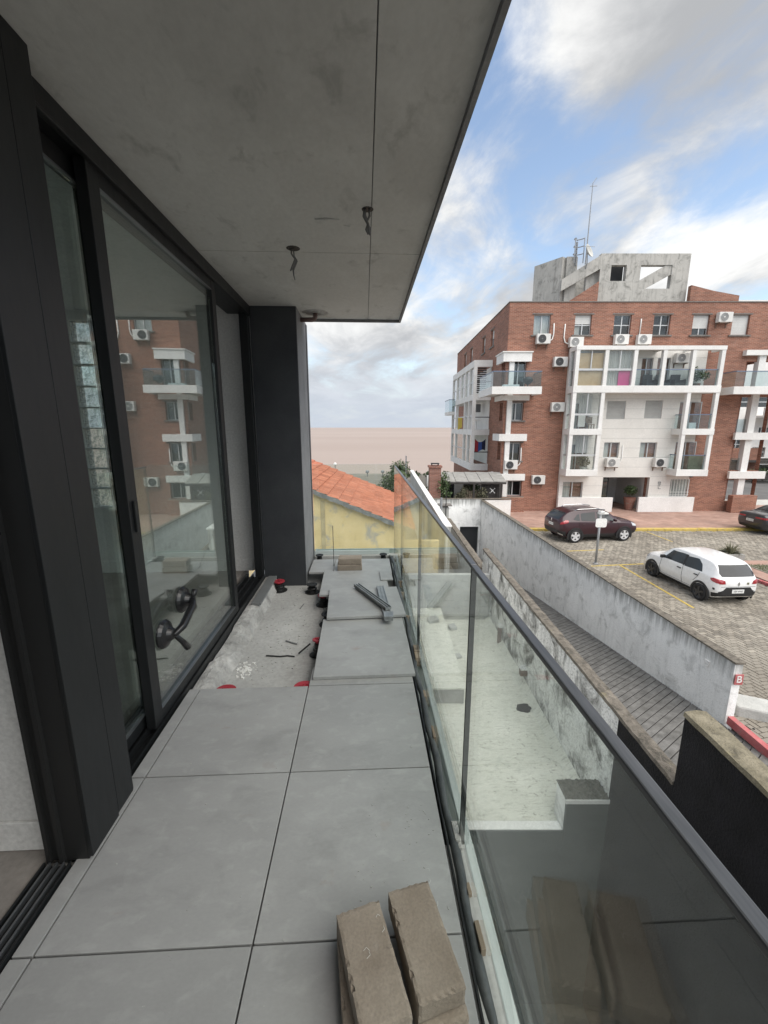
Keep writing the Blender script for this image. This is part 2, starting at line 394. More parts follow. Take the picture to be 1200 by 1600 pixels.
M['paver'] = surf('taupe_paver', (.235,.190,.150), (.315,.265,.215), .9, 7, 150, .35, mode='pos', spots=[((.36,.32,.29), 8, .62, .78, .5), ((.13,.105,.09), 17, .66, .74, .7)], rnd=.18, bd=.004)
M['cable'] = plain('cable_grey', (.16,.16,.155), .6)
M['pipe'] = plain('pvc_pipe', (.14,.09,.08), .5)
# town
M['brick'] = brick_mat('facade_brick', (.205,.068,.042), (.325,.128,.078), (.31,.21,.16), ms=.013)
M['white'] = surf('white_paint', (.70,.69,.66), (.80,.79,.765), .7, 1.2, 25, .08, spots=[((.50,.48,.44), 2.5, .62, .8, .3)])
M['siding'] = surf('cream_siding', (.66,.64,.595), (.73,.71,.665), .75, .8, 25, .08, spots=[((.52,.5,.46), 1.5, .62, .82, .25)])
M['penthouse'] = streaky('stained_concrete', (.46,.445,.41), (.19,.185,.17), .7, (.13,.13,.115), .3, .43, cracks=0)
M['pane'] = glass('far_pane', (.90,.92,.91), 1.7)
M['balglass'] = glass('balcony_glass', (.80,.86,.87), 1.55)
M['dark'] = plain('room_shade', (.028,.030,.033), .8)  # dark colour stands in for the shade inside unlit rooms
M['curtain'] = surf('pale_curtain', (.42,.42,.41), (.66,.66,.64), .9, 14, 40, .1, stretch=(1,1,.05))
M['orange'] = surf('ochre_blind', (.50,.34,.18), (.58,.42,.25), .85, 3, 30, .05)
M['pink'] = plain('pink_cloth', (.62,.075,.27), .8)
M['shutter'] = surf('roller_shutter', (.56,.56,.54), (.64,.64,.62), .6, 2, 30, .05)
M['shutter_grey'] = surf('grey_shutter', (.36,.36,.34), (.42,.42,.40), .6, 2, 30, .05)
M['winframe'] = plain('pale_frame', (.52,.53,.53), .4, .3)
M['sill'] = surf('stone_sill', (.13,.12,.11), (.20,.185,.17), .8, 5, 50, .2)
M['bluerail'] = plain('blue_grey_rail', (.16,.20,.28), .35, .4)
M['ac'] = plain('ac_casing', (.66,.65,.62), .5)
M['acgrille'] = plain('ac_grille', (.15,.155,.16), .5)
M['acdark'] = plain('ac_fan_dark', (.03,.03,.032), .6)
M['rust'] = surf('rusty_bracket', (.12,.08,.06), (.24,.17,.13), .8, 9, 50, .2)
M['plaster'] = streaky('old_white_wall', (.90,.90,.88), (.20,.20,.185), .75, (.42,.42,.40), .5, .44, cracks=.10, speck=.53, streak=.25, drip=(-3.0, .85))
M['mossy'] = streaky('mossy_white_wall', (.86,.86,.83), (.15,.145,.13), .95, (.07,.07,.06), .8, .385, cracks=.1, speck=.5, streak=.5)
M['coping'] = surf('mossy_coping', (.12,.105,.085), (.25,.22,.18), .95, 7, 60, 1.0, spots=[((.055,.05,.04), 9, .5, .68, .8), ((.32,.28,.15), 4, .62, .76, .6)], bd=.02)
M['asphalt_paint'] = surf('bitumen_paint', (.004,.004,.0055), (.011,.011,.014), .8, 3, 38, .5, spec=.25, spots=[((.06,.06,.065), 17, .66, .78, .4)], bd=.03)
M['grey_bitumen'] = surf('grey_waterproofing', (.040,.048,.046), (.062,.07,.067), .75, 1.6, 45, .35, spots=[((.11,.115,.11), 3.5, .66, .8, .3)])
M['patio'] = patio_mat()
M['ramp'] = surf('ramp_concrete', (.10,.097,.09), (.20,.195,.185), .85, 5, 30, .7, island=.10, spots=[((.30,.29,.27), 3, .62, .8, .45)])
M['groove'] = plain('ramp_groove', (.025,.024,.022), .9)
M['parking'] = surf('parking_paver', (.22,.195,.16), (.34,.31,.26), .9, .5, 40, .5, island=.5, spots=[((.31,.30,.26), 2.1, .6, .78, .5), ((.09,.08,.07), .9, .6, .78, .45)])
M['pavejoint'] = plain('paver_joint', (.06,.055,.047), .95)
M['yellowpaint'] = surf('yellow_road_paint', (.46,.33,.07), (.60,.45,.13), .8, 5, 50, .2, spots=[((.24,.21,.16), 7, .52, .68, .7)])
M['redpaint'] = surf('red_kerb_paint', (.40,.09,.09), (.52,.17,.17), .8, 5, 50, .3, spots=[((.28,.2,.18), 9, .58, .7, .7)])
M['sidewalk'] = brick_mat('terracotta_paving', (.34,.205,.16), (.40,.26,.21), (.30,.22,.18), .4, .2, .008, 'floor', .2)
M['paving_far'] = brick_mat('far_parking_paving', (.20,.18,.145), (.30,.275,.23), (.10,.09,.075), .23, .115, .008, 'floor', .3)
M['earth'] = surf('bare_ground', (.20,.18,.15), (.29,.265,.22), .95, .6, 20, .4)
M['road'] = surf('asphalt_road', (.10,.10,.10), (.15,.15,.148), .9, .6, 40, .3)
M['yellow'] = None
M['rooftile'] = surf('clay_tile', (.36,.115,.065), (.50,.185,.11), .8, 3, 40, .3, spots=[((.16,.10,.08), 5, .64, .76, .6)], rnd=.35)
M['mortarverge'] = surf('verge_mortar', (.15,.15,.145), (.29,.285,.27), .95, 5, 45, .6)
M['redbrick'] = brick_mat('chimney_brick', (.22,.075,.05), (.30,.12,.08), (.25,.2,.17))
M['leaf'] = surf('leaf', (.035,.065,.022), (.085,.12,.045), .6, 2, 20, 0, island=.6)
M['leafdry'] = surf('dry_plants', (.10,.10,.06), (.20,.19,.12), .8, 2, 20, 0, island=.6)
M['bark'] = surf('bark', (.06,.05,.04), (.13,.11,.09), .9, 9, 50, .5)
M['palm'] = surf('palm_leaf', (.04,.07,.028), (.09,.13,.05), .6, 2, 20, 0, island=.5)
M['grass'] = surf('grass_blade', (.08,.11,.03), (.16,.18,.07), .8, 2, 20, 0, island=.5)
M['concrete'] = surf('cast_concrete', (.26,.255,.235), (.36,.35,.33), .9, 4, 45, .4)
M['palegrey'] = surf('pale_blocks', (.42,.42,.40), (.56,.56,.53), .9, 3, 40, .5, island=.3, spots=[((.2,.2,.18), 4, .6, .75, .5)])
M['polemetal'] = plain('zinc_pole', (.33,.34,.35), .5, .4)
M['darkwood'] = surf('dark_lattice', (.028,.024,.022), (.05,.042,.038), .7, 6, 40, .2)
# water
def water_mat():
    m, nt, N, L, b = mk('river_water')
    v = coords(N, L, 'pos', (.004, .03, 1)); v2 = coords(N, L, 'pos', (.0015, .004, 1))
    c = ramp(N, L, noise(N, L, v2, 1.4, 6), [(.3, (.345,.275,.235)), (.55, (.37,.30,.26)), (.75, (.395,.325,.285))])
    c = mixc(N, L, ramp(N, L, noise(N, L, v, 2.2, 7), [(.5, g(0)), (.75, g(.25))]), c, (.30,.245,.215))
    L.new(c, b.inputs['Base Color']); b.inputs['Roughness'].default_value = .55; b.inputs['Specular IOR Level'].default_value = .12
    vv = coords(N, L, 'pos', (.25, .8, 1)); bump(N, L, b, noise(N, L, vv, 1.2, 5), .25, .3); return m
M['water'] = water_mat()
def yellow_mat():
    m, nt, N, L, b = mk('yellow_peeling_wall')
    v = coords(N, L, 'pos'); vs = coords(N, L, 'pos', (2.5, 2.5, .5))
    c = ramp(N, L, noise(N, L, v, 1.2, 6), [(.3, (.55,.42,.205)), (.7, (.67,.53,.29))])
    c = mixc(N, L, ramp(N, L, noise(N, L, v, 2.3, 10, .70, .5), [(.54, g(0)), (.66, g(.8))]), c, (.31,.305,.28))
    c = mixc(N, L, ramp(N, L, noise(N, L, vs, 2.0, 8, .65), [(.55, g(0)), (.75, g(.6))]), c, (.26,.225,.14))
    c = mixc(N, L, ramp(N, L, noise(N, L, v, 22, 5, .7), [(.6, g(0)), (.72, g(.5))]), c, (.40,.37,.27))
    L.new(c, b.inputs['Base Color']); b.inputs['Roughness'].default_value = .9
    bump(N, L, b, noise(N, L, v, 9, 8, .7), .35, .02); return m
M['yellow'] = yellow_mat()
def block_glass():
    m, nt, N, L, b = mk('glass_block'); N.remove(b)
    out = [x for x in N if x.type == 'OUTPUT_MATERIAL'][0]
    v = coords(N, L, 'obj', (1, 1, 1)); wv = noise(N, L, v, 17, 1, .5, 2.5)
    bn = N.new('ShaderNodeBump'); bn.inputs['Strength'].default_value = 1; bn.inputs['Distance'].default_value = .02; L.new(wv, bn.inputs['Height'])
    tl = N.new('ShaderNodeBsdfTranslucent'); tl.inputs[0].default_value = (.95, .97, .96, 1); L.new(bn.outputs[0], tl.inputs[1])
    tr = N.new('ShaderNodeBsdfTransparent'); L.new(ramp(N, L, wv, [(.36, (.45,.5,.49)), (.50, (1,1,1))]), tr.inputs[0])
    gl = N.new('ShaderNodeBsdfGlossy'); gl.inputs['Roughness'].default_value = .1; L.new(bn.outputs[0], gl.inputs['Normal'])
    a = N.new('ShaderNodeMixShader'); a.inputs[0].default_value = .85; L.new(tl.outputs[0], a.inputs[1]); L.new(tr.outputs[0], a.inputs[2])
    c = N.new('ShaderNodeMixShader'); c.inputs[0].default_value = .12; L.new(a.outputs[0], c.inputs[1]); L.new(gl.outputs[0], c.inputs[2])
    L.new(c.outputs[0], out.inputs[0]); return m
M['gblock'] = block_glass()
rnd = random.Random(7)
GZ = -4.2
# ================================================================ own flat: slab, ceiling, column, rooms
bf = obj('balcony_floor', MB().box(-1.105, .345, -2.6, 1.2, -.128, -.0305).box(-1.24, .345, -2.6, 4.60, -.33, -.13).box(-.60, .345, 4.60, 4.74, -.33, -.02), M['slab'], kind='structure')
TW = .6
tile = MB().box(-.2975, .2975, -.2972, .2972, -.020, 0)
src = None
def add_tile(cx, cy, sx=1, mbx=None):
    global src
    if mbx is None:
        if src is None:
            src = obj('floor_tile', MB(), M['tile'], bf) if False else None
            me = mesh_of('floor_tile', tile, M['tile']); src = bpy.data.objects.new('floor_tile', me); COL.objects.link(src); src.parent = bf
            o = src
        else: o = piece(src, bf)
        o.location = Vector((cx, cy, 0))-Vector(ORG[bf.name])
        bm = o.modifiers.new('bevel', 'BEVEL'); bm.width = .0016; bm.segments = 2
    else:
        o = obj('floor_tile', mbx, M['tile'], bf, bevel=.0012)
    return o
for k in range(-2, 3):
    yc = .618+.6*k-.0
    if k < 3:
        add_tile(-.63, yc+.0)
        add_tile(-.03, yc+.0)
    add_tile(0, 0, mbx=MB().box(-.988, -.9335, yc-.2972, yc+.2972, -.020, 0))
# the column of tiles on the right runs a little further on
add_tile(0, 0, mbx=MB().box(-.3275, .2675, 2.121, 2.30, -.020, 0))
# far end row beside the column
add_tile(0, 0, mbx=MB().box(-.575, -.333, 4.005, 4.42, -.020, 0))
add_tile(0, 0, mbx=MB().box(-.328, .262, 3.96, 4.42, -.020, 0))
# sub-structure under the laid tiles, seen in the joints
curbm = MB()
ys = np.linspace(2.10, 3.97, 34)
prof = []
for i, y in enumerate(ys):
    w = rnd.uniform(-.012, .012); h = rnd.uniform(-.012, .010)
    brk = .03 if 2.45 < y < 2.95 else 0
    prof.append(((-1.005, -.13), (-1.0, -.035+h*.3-brk*.6), (-.955+w*.4, -.03+h-brk), (-.905+w-brk*.4, -.045+h-brk), (-.868+w, -.13)))
vs = [(x, y, z) for p, y in zip(prof, ys) for x, z in p]
fs = [(i*5+k, i*5+k+1, (i+1)*5+k+1, (i+1)*5+k) for i in range(len(ys)-1) for k in range(4)]
fs += [(0,1,2,3,4), tuple(len(vs)-5+q for q in (4,3,2,1,0))]
obj('mortar_curb', MB().add(vs, fs), M['curb'], bf)
obj('edge_strip', MB().box(-.965, -.885, 3.30, 3.955, -.032, -.012), M['tile_edge'], bf, bevel=.002)
# ceiling: poured slab with form joints
cl = obj('ceiling', MB().box(-1.24, .365, -2.6, 4.43, 2.495, 2.72), M['fascia'], kind='structure')
for x0, x1 in ((-1.235, .0425), (.0465, .352)):
    for y0, y1 in ((-2.6, 2.8175), (2.8225, 4.41)):
        obj('ceiling_panel', MB().box(x0, x1, y0, y1, 2.485, 2.4945), M['ceiling'], cl, bevel=.0015)
obj('drip_edge', MB().box(.3525, .371, -2.6, 4.412, 2.462, 2.60).box(-.60, .371, 4.4125, 4.436, 2.462, 2.60), M['fascia'], cl)
# patch and scar left in the concrete
obj('plaster_scar', MB().tube([(-.245, 2.40, 2.484), (-.19, 2.392, 2.481), (-.12, 2.40, 2.484)], [.004, .009, .004], 6).tube([(-.10, 2.46, 2.484), (-.07, 2.47, 2.483)], .004, 5), M['ceiling'], cl)
# column
c = thing('column', 'dark grey rendered column at the far end of the balcony beside the sliding door', 'column', (-.80, 4.3, -.13))
obj('front_face', MB().box(-1.008, -.600, 3.980, 3.992, -.13, 2.485), M['column'], c)
obj('shaft', MB().box(-1.008, -.597, 3.993, 4.62, -.13, 2.485), M['column_side'], c)
obj('edge_trim', MB().box(-.5968, -.588, 4.58, 4.63, -.13, 2.47), M['alu_satin'], c)
# rooms behind the glass
rm = thing('wall', 'white plastered partition wall with skirting seen through the open doorway on the left', 'wall', (-3.2, 1.35, 0))
obj('wall_panel', MB().box(-5.2, -1.090, 1.236, 1.448, 0, 2.46), M['white_wall'], rm)
obj('skirting', MB().box(-5.2, -1.0905, 1.223, 1.2355, .001, .115), M['white_wall'], rm, bevel=.003)
obj('skirting', MB().box(-5.2, -1.20, 1.4485, 1.461, .001, .115), M['white_wall'], rm, bevel=.003)
obj('room_floor', MB().box(-5.2, -1.088, -2.6, 1.235, -.2, -.001).box(-5.2, -1.243, 1.2355, 4.25, -.2, -.002), M['room_floor'], kind='structure')
obj('room_ceiling', MB().box(-5.2, -1.243, -2.6, 4.25, 2.46, 2.72), M['white_wall'], kind='structure')
rb = thing('wall', 'white end wall of the room with a glass block window in it seen through the sliding door', 'wall', (-3, 4.2, 0))
P0 = lambda a, d, z: (a, d, z)
GBX0, GBX1, GBZ0, GBZ1 = -2.86, -2.275, .66, 2.385
obj('wall_panel', MB().wall(P0, -5.2, -1.012, 0, 2.46, [(GBX0, GBX1, GBZ0, GBZ1)], 4.10, 4.25), M['white_wall'], rb)
obj('skirting', MB().box(-5.2, -1.15, 4.086, 4.099, .0, .12), M['white_wall'], rb)
gsrc = None
for i in range(3):
    for j in range(9):
        x, z = GBX0+.0975+.195*i, GBZ0+.0958+.1917*j
        q = MB(); q.box(-.091, .091, -.04, .04, -.09, .09)
        for (bx, bz) in ((0,0),):
            pass
        if gsrc is None:
            me = mesh_of('glass_block', q, M['gblock']); o = bpy.data.objects.new('glass_block', me); COL.objects.link(o); o.parent = rb; gsrc = o
        else: o = piece(gsrc, rb)
        bm = o.modifiers.new('bevel', 'BEVEL'); bm.width = .012; bm.segments = 2
        o.location = Vector((x, 4.165, z))-Vector(ORG[rb.name])
jm = MB()
for i in range(4): jm.box(GBX0+.195*i-.0045 if i else GBX0, GBX0+.195*i+.0045 if i < 3 else GBX1, 4.11, 4.22, GBZ0, GBZ1)
for j in range(10):
    z = GBZ0+.1917*j
    for i in range(3): jm.box(GBX0+.195*i+.006, GBX0+.195*(i+1)-.006, 4.112, 4.218, max(GBZ0+.0005, z-.005), min(GBZ1-.0005, z+.005))
obj('mortar_joints', jm, M['white_wall'], rb)
bw = thing('wall', 'inner wall at the back of the rooms with openings added to let daylight in', 'wall', (-5.3, 1, 0))
obj('wall_panel', MB().wall(lambda a, d, z: (d, a, z), -2.6, 4.25, 0, 2.46, [(1.9, 3.9, .5, 2.2), (-1.5, .6, .5, 2.2)], -5.35, -5.2), M['white_wall'], bw)  # openings added out of view so sky light brightens the rooms
# own house below and behind the balcony
hb = thing('apartment_block', 'own apartment block under and behind the balcony, grey rendered, its unseen lower wall whitened to bounce light', 'building', (-3, -1, -7.4))
obj('lower_wall', MB().box(-6, .30, -2.6, 4.6, -7.4, -.335), M['white_wall'], hb)  # unseen wall, made white to throw light onto patio and mossy wall
obj('back_wall', MB().box(-5.35, .30, -2.9, -2.605, -.33, 2.72), M['column_side'], hb)

# ================================================================ sliding doors
sdr = thing('sliding_door', 'dark grey aluminium sliding glass door with three panes reflecting the brick building', 'glass door', (-1.08, 2.7, -.06))
obj('head_track', MB().box(-1.20, -1.00, 1.46, 3.978, 2.415, 2.484).box(-1.02, -.995, 1.46, 3.978, 2.40, 2.4145), M['alu'], sdr, bevel=.003)
obj('sill_track', MB().box(-1.20, -1.006, 1.46, 3.978, -.125, -.03).box(-1.015, -1.007, 1.50, 3.97, -.0295, .004).box(-1.068, -1.06, 1.50, 3.97, -.0295, .004).box(-1.125, -1.117, 1.5, 3.97, -.0295, .004).box(-1.19, -1.17, 1.5, 3.97, -.0295, .006), M['alu'], sdr)
obj('end_post', MB().box(-1.085, -1.011, 3.915, 3.978, -.0295, 2.4145), M['alu'], sdr, bevel=.003)
obj('end_post', MB().box(-1.20, -1.075, 1.462, 1.52, -.0295, 2.4145), M['alu'], sdr, bevel=.003)
def sash(y0, y1, x, wl, wr):
    s = obj('sash', MB().box(x-.022, x+.022, y0, y0+wl, .006, 2.413).box(x-.022, x+.022, y1-wr, y1, .006, 2.413)
            .box(x-.021, x+.021, y0+wl+.0002, y1-wr-.0002, 2.345, 2.4125).box(x-.021, x+.021, y0+wl+.0002, y1-wr-.0002, .0065, .062), M['alu'], sdr, bevel=.002)
    obj('glass_pane', MB().box(x-.004, x+.004, y0+wl+.001, y1-wr-.001, .064, 2.343), M['inglass'], s)
    obj('glazing_bead', MB().box(x+.006, x+.0215, y0+wl+.0005, y1-wr-.0005, 2.338, 2.3445).box(x+.006, x+.0215, y0+wl+.0005, y1-wr-.0005, .0625, .0685), M['alu_satin'], s)
    return s
s1 = sash(1.795, 3.135, -1.038, .075, .072)
obj('latch', MB().box(-1.018, -1.004, 1.822, 1.85, .98, 1.12), M['alu'], s1, bevel=.003)
sash(1.525, 1.93, -1.098, .085, .06)
# pillar between the two doors
pl = thing('pillar', 'broad dark grey clad pillar between the open doorway and the sliding door', 'pillar', (-1.08, 1.3, 0))
obj('cladding', MB().box(-1.0895, -.945, 1.236, 1.458, -.0005, 2.411), M['alu'], pl, bevel=.003)
obj('cladding', MB().box(-.9445, -.930, 1.183, 1.335, .012, 2.483).box(-.9445, -.932, 1.339, 1.440, .025, 2.483), M['alu'], pl, bevel=.002)
obj('jamb', MB().box(-1.087, -.946, 1.186, 1.2352, -.001, 2.41).box(-1.075, -1.063, 1.172, 1.1855, 0, 2.41).box(-1.035, -1.02, 1.172, 1.1855, 0, 2.41), M['black'], pl)
# open doorway on the near side
dw = thing('doorway', 'open doorway with black threshold tracks in the near left corner', 'door', (-1.1, 0, 0))
obj('threshold', MB().box(-1.087, -.992, -2.5, 1.1715, -.03, -.008), M['alu'], dw)
for x in (-1.082, -1.064, -1.041, -1.018, -.999):
    obj('track_rail', MB().box(x-.0035, x+.0035, -2.5, 1.1712, -.0078, .010), M['alu_satin'] if x in (-1.064, -1.041, -1.018) else M['alu'], dw, bevel=.001)
obj('head_track', MB().box(-1.088, -.995, -2.5, 1.1855, 2.412, 2.4845), M['alu'], dw)
obj('glass_pane', MB().box(-1.066, -1.058, -2.5, -.35, .02, 2.4), M['inglass'], dw)
obj('sash', MB().box(-1.083, -1.04, -.3495, -.28, .013, 2.41), M['alu'], dw)

# ================================================================ glass railing
gr = thing('glass_railing', 'frameless greenish glass railing with a slim metal handrail along the balcony edge', 'railing', (.34, 1.5, -.13))
GAP = .006
cuts = [-2.5, -1.25, -.03, 1.222, 2.478, 3.73, 4.66]
for a, b in zip(cuts[:-1], cuts[1:]):
    p = obj('glass_panel', MB().box(.331, .348, a+GAP, b-GAP, -.10, 1.0), M['railglass'], gr)
    obj('glass_edge', MB().box(.3312, .3478, a+GAP-.0025, a+GAP-.0002, -.10, 1.0), M['black'], p)
    obj('glass_edge', MB().box(.3312, .3478, b-GAP+.0002, b-GAP+.0025, -.10, 1.0), M['black'], p)
for a, b in ((-2.5, 1.222), (1.222, 4.68)):
    obj('handrail', MB().box(.3295, .3500, a+.004, b-.004, 1.0005, 1.0125), M['railmetal'], gr, bevel=.0025)
obj('glass_panel', MB().box(-.585, .335, 4.672, 4.688, -.10, 1.03), M['railglass'], gr)
obj('base_channel', MB().box(.3487, .379, -2.5, 4.70, -.30, -.045).box(.285, .3486, -2.5, 4.70, -.30, -.105), M['channel'], gr, bevel=.003)
obj('base_channel', MB().box(-.59, .275, 4.645, 4.664, -.019, .03).box(-.59, .355, 4.697, 4.712, -.019, .035), M['channel'], gr, bevel=.002)
obj('inner_flange', MB().box(.279, .2845, -2.5, 4.60, -.128, -.012), M['alu'], gr)
pts = [(.307+.005*math.sin(i*1.7)+.003*math.sin(i*.6), -2.5+i*.12, -.036+.006*math.sin(i*.9)) for i in range(60)]
obj('sealant_rod', MB().tube(pts, [.017+.003*math.sin(i*2.3) for i in range(60)], 10), M['rod'], gr, smooth=True)
for y in (.63, .92, 1.05, 1.205, 1.24, 1.75, 2.05, 2.44, 2.50, 3.02, 3.5, 3.74):
    l = rnd.uniform(.03, .09); w = rnd.uniform(.006, .011); z = rnd.uniform(-.022, .002)
    obj('wedge', MB().obox((.322, y, z-.03), (w, rnd.uniform(-.002,.002), 0), (0, l/2, rnd.uniform(-.006,.006)), (0, 0, .032)), M['wood'] if rnd.random() < .6 else M['curb'], gr, bevel=.002)

# ================================================================ loose things on the balcony
def slab_piece(name, label, cat, cx, cy, z, sx, sy, rz, mat, th=.02, tilt=0, group=None):
    q = MB().box(-sx/2, sx/2, -sy/2, sy/2, -th, 0)
    o = bpy.data.objects.new(name, mesh_of(name, q, mat)); COL.objects.link(o)
    o.location = (cx, cy, z); o.rotation_euler = (tilt, 0, rz)
    bm = o.modifiers.new('bevel', 'BEVEL'); bm.width = .0015; bm.segments = 2
    tag(o, label, cat, group); ORG[o.name] = (0,0,0); return o
slab_piece('loose_tile', 'large grey floor tile laid loose, nearest of the overlapping tiles', 'floor tile', -.019, 2.54, .0215, .596, .735, R_(.9), M['tile'], group='loose floor tiles')
slab_piece('loose_tile', 'large grey floor tile carrying the two metal strips', 'floor tile', -.01, 3.185, .043, .596, .596, R_(2.6), M['tile'], tilt=R_(-1.2), group='loose floor tiles')
slab_piece('loose_tile', 'large grey floor tile sticking out to the left behind the tile with the metal strips', 'floor tile', -.105, 3.68, .0215, .61, .60, R_(1.2), M['tile'], group='loose floor tiles')
slab_piece('tile_offcut', 'small square tile offcut lying by the glass on the far loose tile', 'tile offcut', .195, 3.80, .0335, .115, .24, R_(1), M['tile'], th=.011)
def block(label, cx, cy, z, rz, dx=.25, dy=.124, h=.064, tilt=0):
    nx_, ny_, nz_ = 25, 13, 7; q = MB(); idx = {}
    def vid(i, j, k):
        if (i, j, k) not in idx:
            x, y, zz = -dx/2+dx*i/nx_, -dy/2+dy*j/ny_, -h+h*k/nz_
            ed = (i in (0, nx_))+(j in (0, ny_))+(k in (0, nz_))
            c = Vector((0, 0, -h/2)); p = Vector((x, y, zz)); a = rnd.uniform(0, .0007)
            if ed >= 2: a += rnd.uniform(.0006, .003)+(rnd.uniform(.002, .007) if rnd.random() < .07 else 0)
            d = Vector((-1 if i == nx_ else 1 if i == 0 else 0, -1 if j == ny_ else 1 if j == 0 else 0, -1 if k == nz_ else 1 if k == 0 else 0))
            p += d*a; idx[(i, j, k)] = len(q.v); q.v.append(tuple(p))
        return idx[(i, j, k)]
    def side(n1, n2, f):
        for a in range(n1):
            for b in range(n2): q.f.append((vid(*f(a,b)), vid(*f(a+1,b)), vid(*f(a+1,b+1)), vid(*f(a,b+1)))); q.mi.append(0)
    side(nx_, ny_, lambda a,b: (a,b,nz_)); side(ny_, nx_, lambda a,b: (b,a,0)); side(nx_, nz_, lambda a,b: (a,0,b)); side(nz_, nx_, lambda a,b: (b,ny_,a)); side(nz_, ny_, lambda a,b: (0,b,a)); side(ny_, nz_, lambda a,b: (nx_,a,b))
    o = bpy.data.objects.new('paving_block', mesh_of('paving_block', q, M['paver'])); COL.objects.link(o); o.location = (cx, cy, z+h); o.rotation_euler = (tilt, 0, rz)
    ORG[o.name] = (0,0,0); return tag(o, label, 'paving block', 'brown paving blocks')
# near piles: long side runs towards the lens
block('taupe paving block under the left near block, its edge showing as a pale wedge', -.014, .80, 0, R_(90+8))
block('scratched brown paving block, top of the left near pile', .004, .792, .0645, R_(90+16.5))
block('taupe paving block under the right near block, peeping out next to the railing', .155, .822, 0, R_(90+10.5))
block('smooth brown paving block, top of the right near pile next to the railing', .143, .838, .0645, R_(90+13.5))
block('brown paving block at the bottom of the small far pile', -.165, 4.085, .001, R_(1.5))
block('brown paving block on top of the small far pile', -.16, 4.095, .0655, R_(-1.5), dx=.235)
def strip(label, p0, p1, w, h, z, z1=None):
    a, b = Vector((*p0, z)), Vector((*p1, z if z1 is None else z1)); d = (b-a); L = d.length; u = d.normalized()
    side = Vector((-u.y, u.x, 0)); up = u.cross(side)
    q = MB()
    for s_, hh, off in ((1, h, 0), (.12, h*1.5, w*.44), (.12, h*1.5, -w*.44), (.1, h*1.35, 0)):
        q.obox((a+b)/2+side*off+Vector((0,0,hh/2)), u*(L/2-.002*(1-s_)), side*(w/2*s_), up*(hh/2))
    o = obj('metal_strip', q, M['gal']); tag(o, label, 'metal strip', 'metal strips'); return o
strip('straight grey metal strip lying askew on top of the other strip', (-.085, 3.49), (.170, 2.945), .05, .018, .047, .068)
strip('ribbed metal strip lying under the askew strip and reaching over the tile edge', (.125, 3.46), (.165, 2.79), .062, .013, .0445, .052)
slab_piece('metal_bracket', 'small square metal foot at the near end of the ribbed strip', 'bracket', .165, 2.84, .085, .07, .09, R_(-4), M['gal'], th=.028)
def pedestal(label, x, y, top=-.022, red=True, tilt=0, base=.085):
    t = thing('tile_pedestal', label, 'tile support', (x, y, -.13), group='adjustable tile supports', local=True)
    h = top+.13
    obj('base', MB().lathe([(base, 0), (base, .006), (base*.55, .009), (base*.48, .03), (base*.48, h-.03)], n=20), M['black'], t, smooth=False)
    obj('collar', MB().lathe([(base*.62, .03), (base*.66, .034), (base*.66, .046), (base*.6, .05)], n=18), M['blackgloss'], t)
    obj('head', MB().lathe([(base*.3, h-.03), (base*.55, h-.012), (base*.72, h-.008), (base*.72, h), (base*.35, h), (base*.33, h-.004)], n=20), M['redplastic'] if red else M['black'], t)
    if red: obj('spacer_tab', MB().box(-.03, .03, -.002, .002, h, h+.008).box(-.002, .002, -.03, .03, h+.0005, h+.0085), M['redplastic'], t)
    t.rotation_euler = (tilt, 0, rnd.uniform(0, 3)); return t
pedestal('red topped black tile support standing against the column foot', -.845, 3.86, -.030, base=.075)
pedestal('all black tile support near the column, left of the loose tiles', -.52, 3.80, -.045, red=False, base=.07)
pedestal('red topped tile support half under the far loose tile corner', -.385, 3.50, -.03, base=.065)
pedestal('black tile support in the shade under the middle loose tile', -.31, 3.12, -.035, red=False, base=.07)
pedestal('red topped tile support peeping out beside the nearest loose tile', -.335, 2.66, -.016, tilt=R_(10), base=.065)
pedestal('red disc tile support at the left end of the laid tiles', -.80, 2.125, -.0225)
pedestal('red disc tile support at the corner of the laid and loose tiles', -.36, 2.14, -.0225)
pedestal('black tile support by the far glass on the left', -.52, 4.50, .03, red=False, base=.06)
pedestal('black tile support by the far glass at the right corner', .20, 4.50, .03, red=False, base=.06)
# debris
dm = MB()
for i in range(260):
    x, y = rnd.uniform(-.86, -.34), rnd.uniform(2.15, 3.95); s = rnd.uniform(.002, .006)*(2 if rnd.random() < .06 else 1)
    a = rnd.uniform(0, 6); dm.obox((x, y, -.13+s*.4), (s*math.cos(a), s*math.sin(a), 0), (-s*.6*math.sin(a), s*.6*math.cos(a), 0), (0, 0, s*.5))
obj('rubble', dm, M['slab'], kind='stuff')
dm = MB()
for i in range(60):
    x, y = rnd.gauss(-.80, .03), rnd.gauss(2.50, .05); s = rnd.uniform(.003, .010)
    a = rnd.uniform(0, 6); dm.obox((x, y, -.13+s*.4), (s*math.cos(a), s*math.sin(a), 0), (-s*.6*math.sin(a), s*.6*math.cos(a), 0), (0, 0, s*.5))
obj('plaster_crumbs', dm, M['white'], kind='stuff')
dm = MB()
for i in range(150):
    if i < 60: x, y = rnd.uniform(-.05, .25), rnd.uniform(.9, 1.35)
    else: x, y = rnd.uniform(-.9, .25), rnd.uniform(.3, 2.1)
    s = rnd.uniform(.0008, .0026); a = rnd.uniform(0, 6)
    dm.obox((x, y, s*.5), (s*math.cos(a), s*math.sin(a), 0), (-s*.6*math.sin(a), s*.6*math.cos(a), 0), (0, 0, s*.5))
obj('grit', dm, M['slab'], kind='stuff')
dm = MB()
